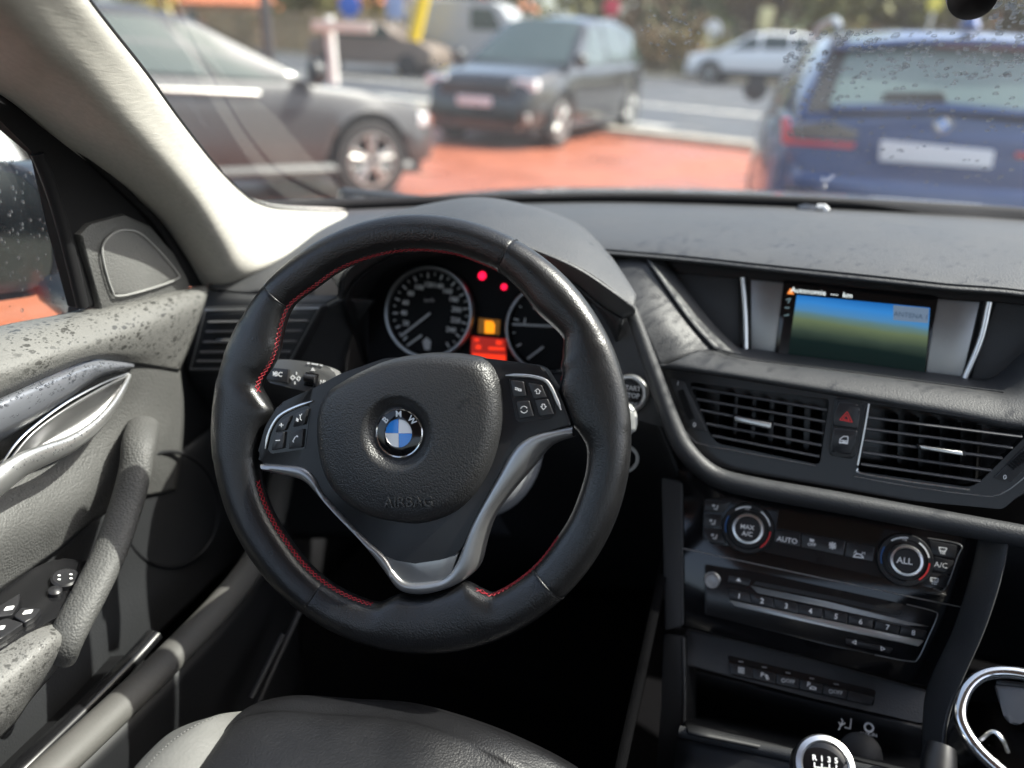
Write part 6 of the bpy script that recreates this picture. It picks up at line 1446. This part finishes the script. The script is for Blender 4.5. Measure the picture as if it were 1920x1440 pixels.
tile = pm('orange_roof_tile', (.42, .13, .055), .8, var=(2, .3)); cream_w = pm('cream_house_wall', (.55, .48, .38), .85, var=(.8, .1)); white_w = pm('white_house_wall', (.62, .61, .58), .85, var=(.8, .08)); pink_w = pm('brick_pink_wall', (.42, .26, .18), .85, var=(.8, .12))
house('pink brick house with orange roof behind the grey saloon', 300, 480, 50, 2.6, pink_w, tile)
house('cream house with orange tiled roof behind the white signpost', 520, 700, 54, 3.0, cream_w, tile)
house('white house with orange roof behind the yellow pole', 760, 960, 56, 3.2, white_w, tile)
house('cream house half hidden above the white crossover', 1180, 1420, 58, 3.2, cream_w, tile)
house('white house half hidden behind the blue estate', 1560, 1860, 60, 3.4, white_w, tile)
vn = thing('delivery_van', at_d(830, 110, 24), 'pale grey delivery van parked behind the black car', 'van')
p0 = at_d(812, 110, 24); zg = gz(24)
VFm = Fr((p0.x, 24, zg + 1.2), (0, -1, 0)); 
prism('van_body', VFm, rpoly([(-.9, -.9), (2.6, -.9), (2.6, .2), (2.0, .9), (-.9, .95)], .2), -1.8, 0, pm('pale_van_paint', (.36, .37, .375), .4), vn, bev=.08)
prism('van_window', VFm, rpoly([(1.2, .1), (2.2, .1), (1.9, .7), (1.2, .7)], .05), 0, .02, cglass, vn)
for xx in (-.3, 1.9): lathe('van_wheel', Fr((p0.x + xx, 23.98, zg + .33), (0, -1, 0)), (0, 0), [(0, .05), (.2, .05), (.33, .03), (.33, -.2)], tyre, vn, n=24)
brk = thing('brown_car', at_d(690, 110, 22), 'dusty brown car half hidden behind the white signpost', 'car')
p0 = at_d(690, 130, 22); BFm = Fr((p0.x, 22, gz(22) + .75), (0, -1, 0)); bpnt = pm('brown_car_paint', (.16, .125, .10), .5)
prism('car_body', BFm, rpoly([(-2.0, -.45), (2.0, -.45), (2.0, .05), (1.5, .22), (.9, .25), (.45, .68), (-.9, .70), (-1.5, .25), (-2.0, .15)], .15), -1.7, 0, bpnt, brk, bev=.08)
prism('car_window', BFm, rpoly([(-1.2, .27), (.75, .27), (.4, .6), (-.85, .62)], .05), 0, .02, cglass, brk)
for xx in (-1.25, 1.25): lathe('car_wheel', Fr((p0.x + xx, 21.98, gz(22) + .31), (0, -1, 0)), (0, 0), [(0, .05), (.2, .05), (.31, .03), (.31, -.2)], tyre, brk, n=24)

# ------------------------------------------------------------------ lettering becomes plain mesh
dg = bpy.context.evaluated_depsgraph_get()
for o in [o for o in col.objects if o.type == 'FONT']:
    me = bpy.data.meshes.new_from_object(o.evaluated_get(dg)); nm = o.name.split('.')[0]
    me.name = nm; par = o.parent; ml = o.matrix_local.copy()
    bpy.data.objects.remove(o)
    n_ = bpy.data.objects.new(nm, me); col.objects.link(n_); n_.parent = par; n_.matrix_local = ml
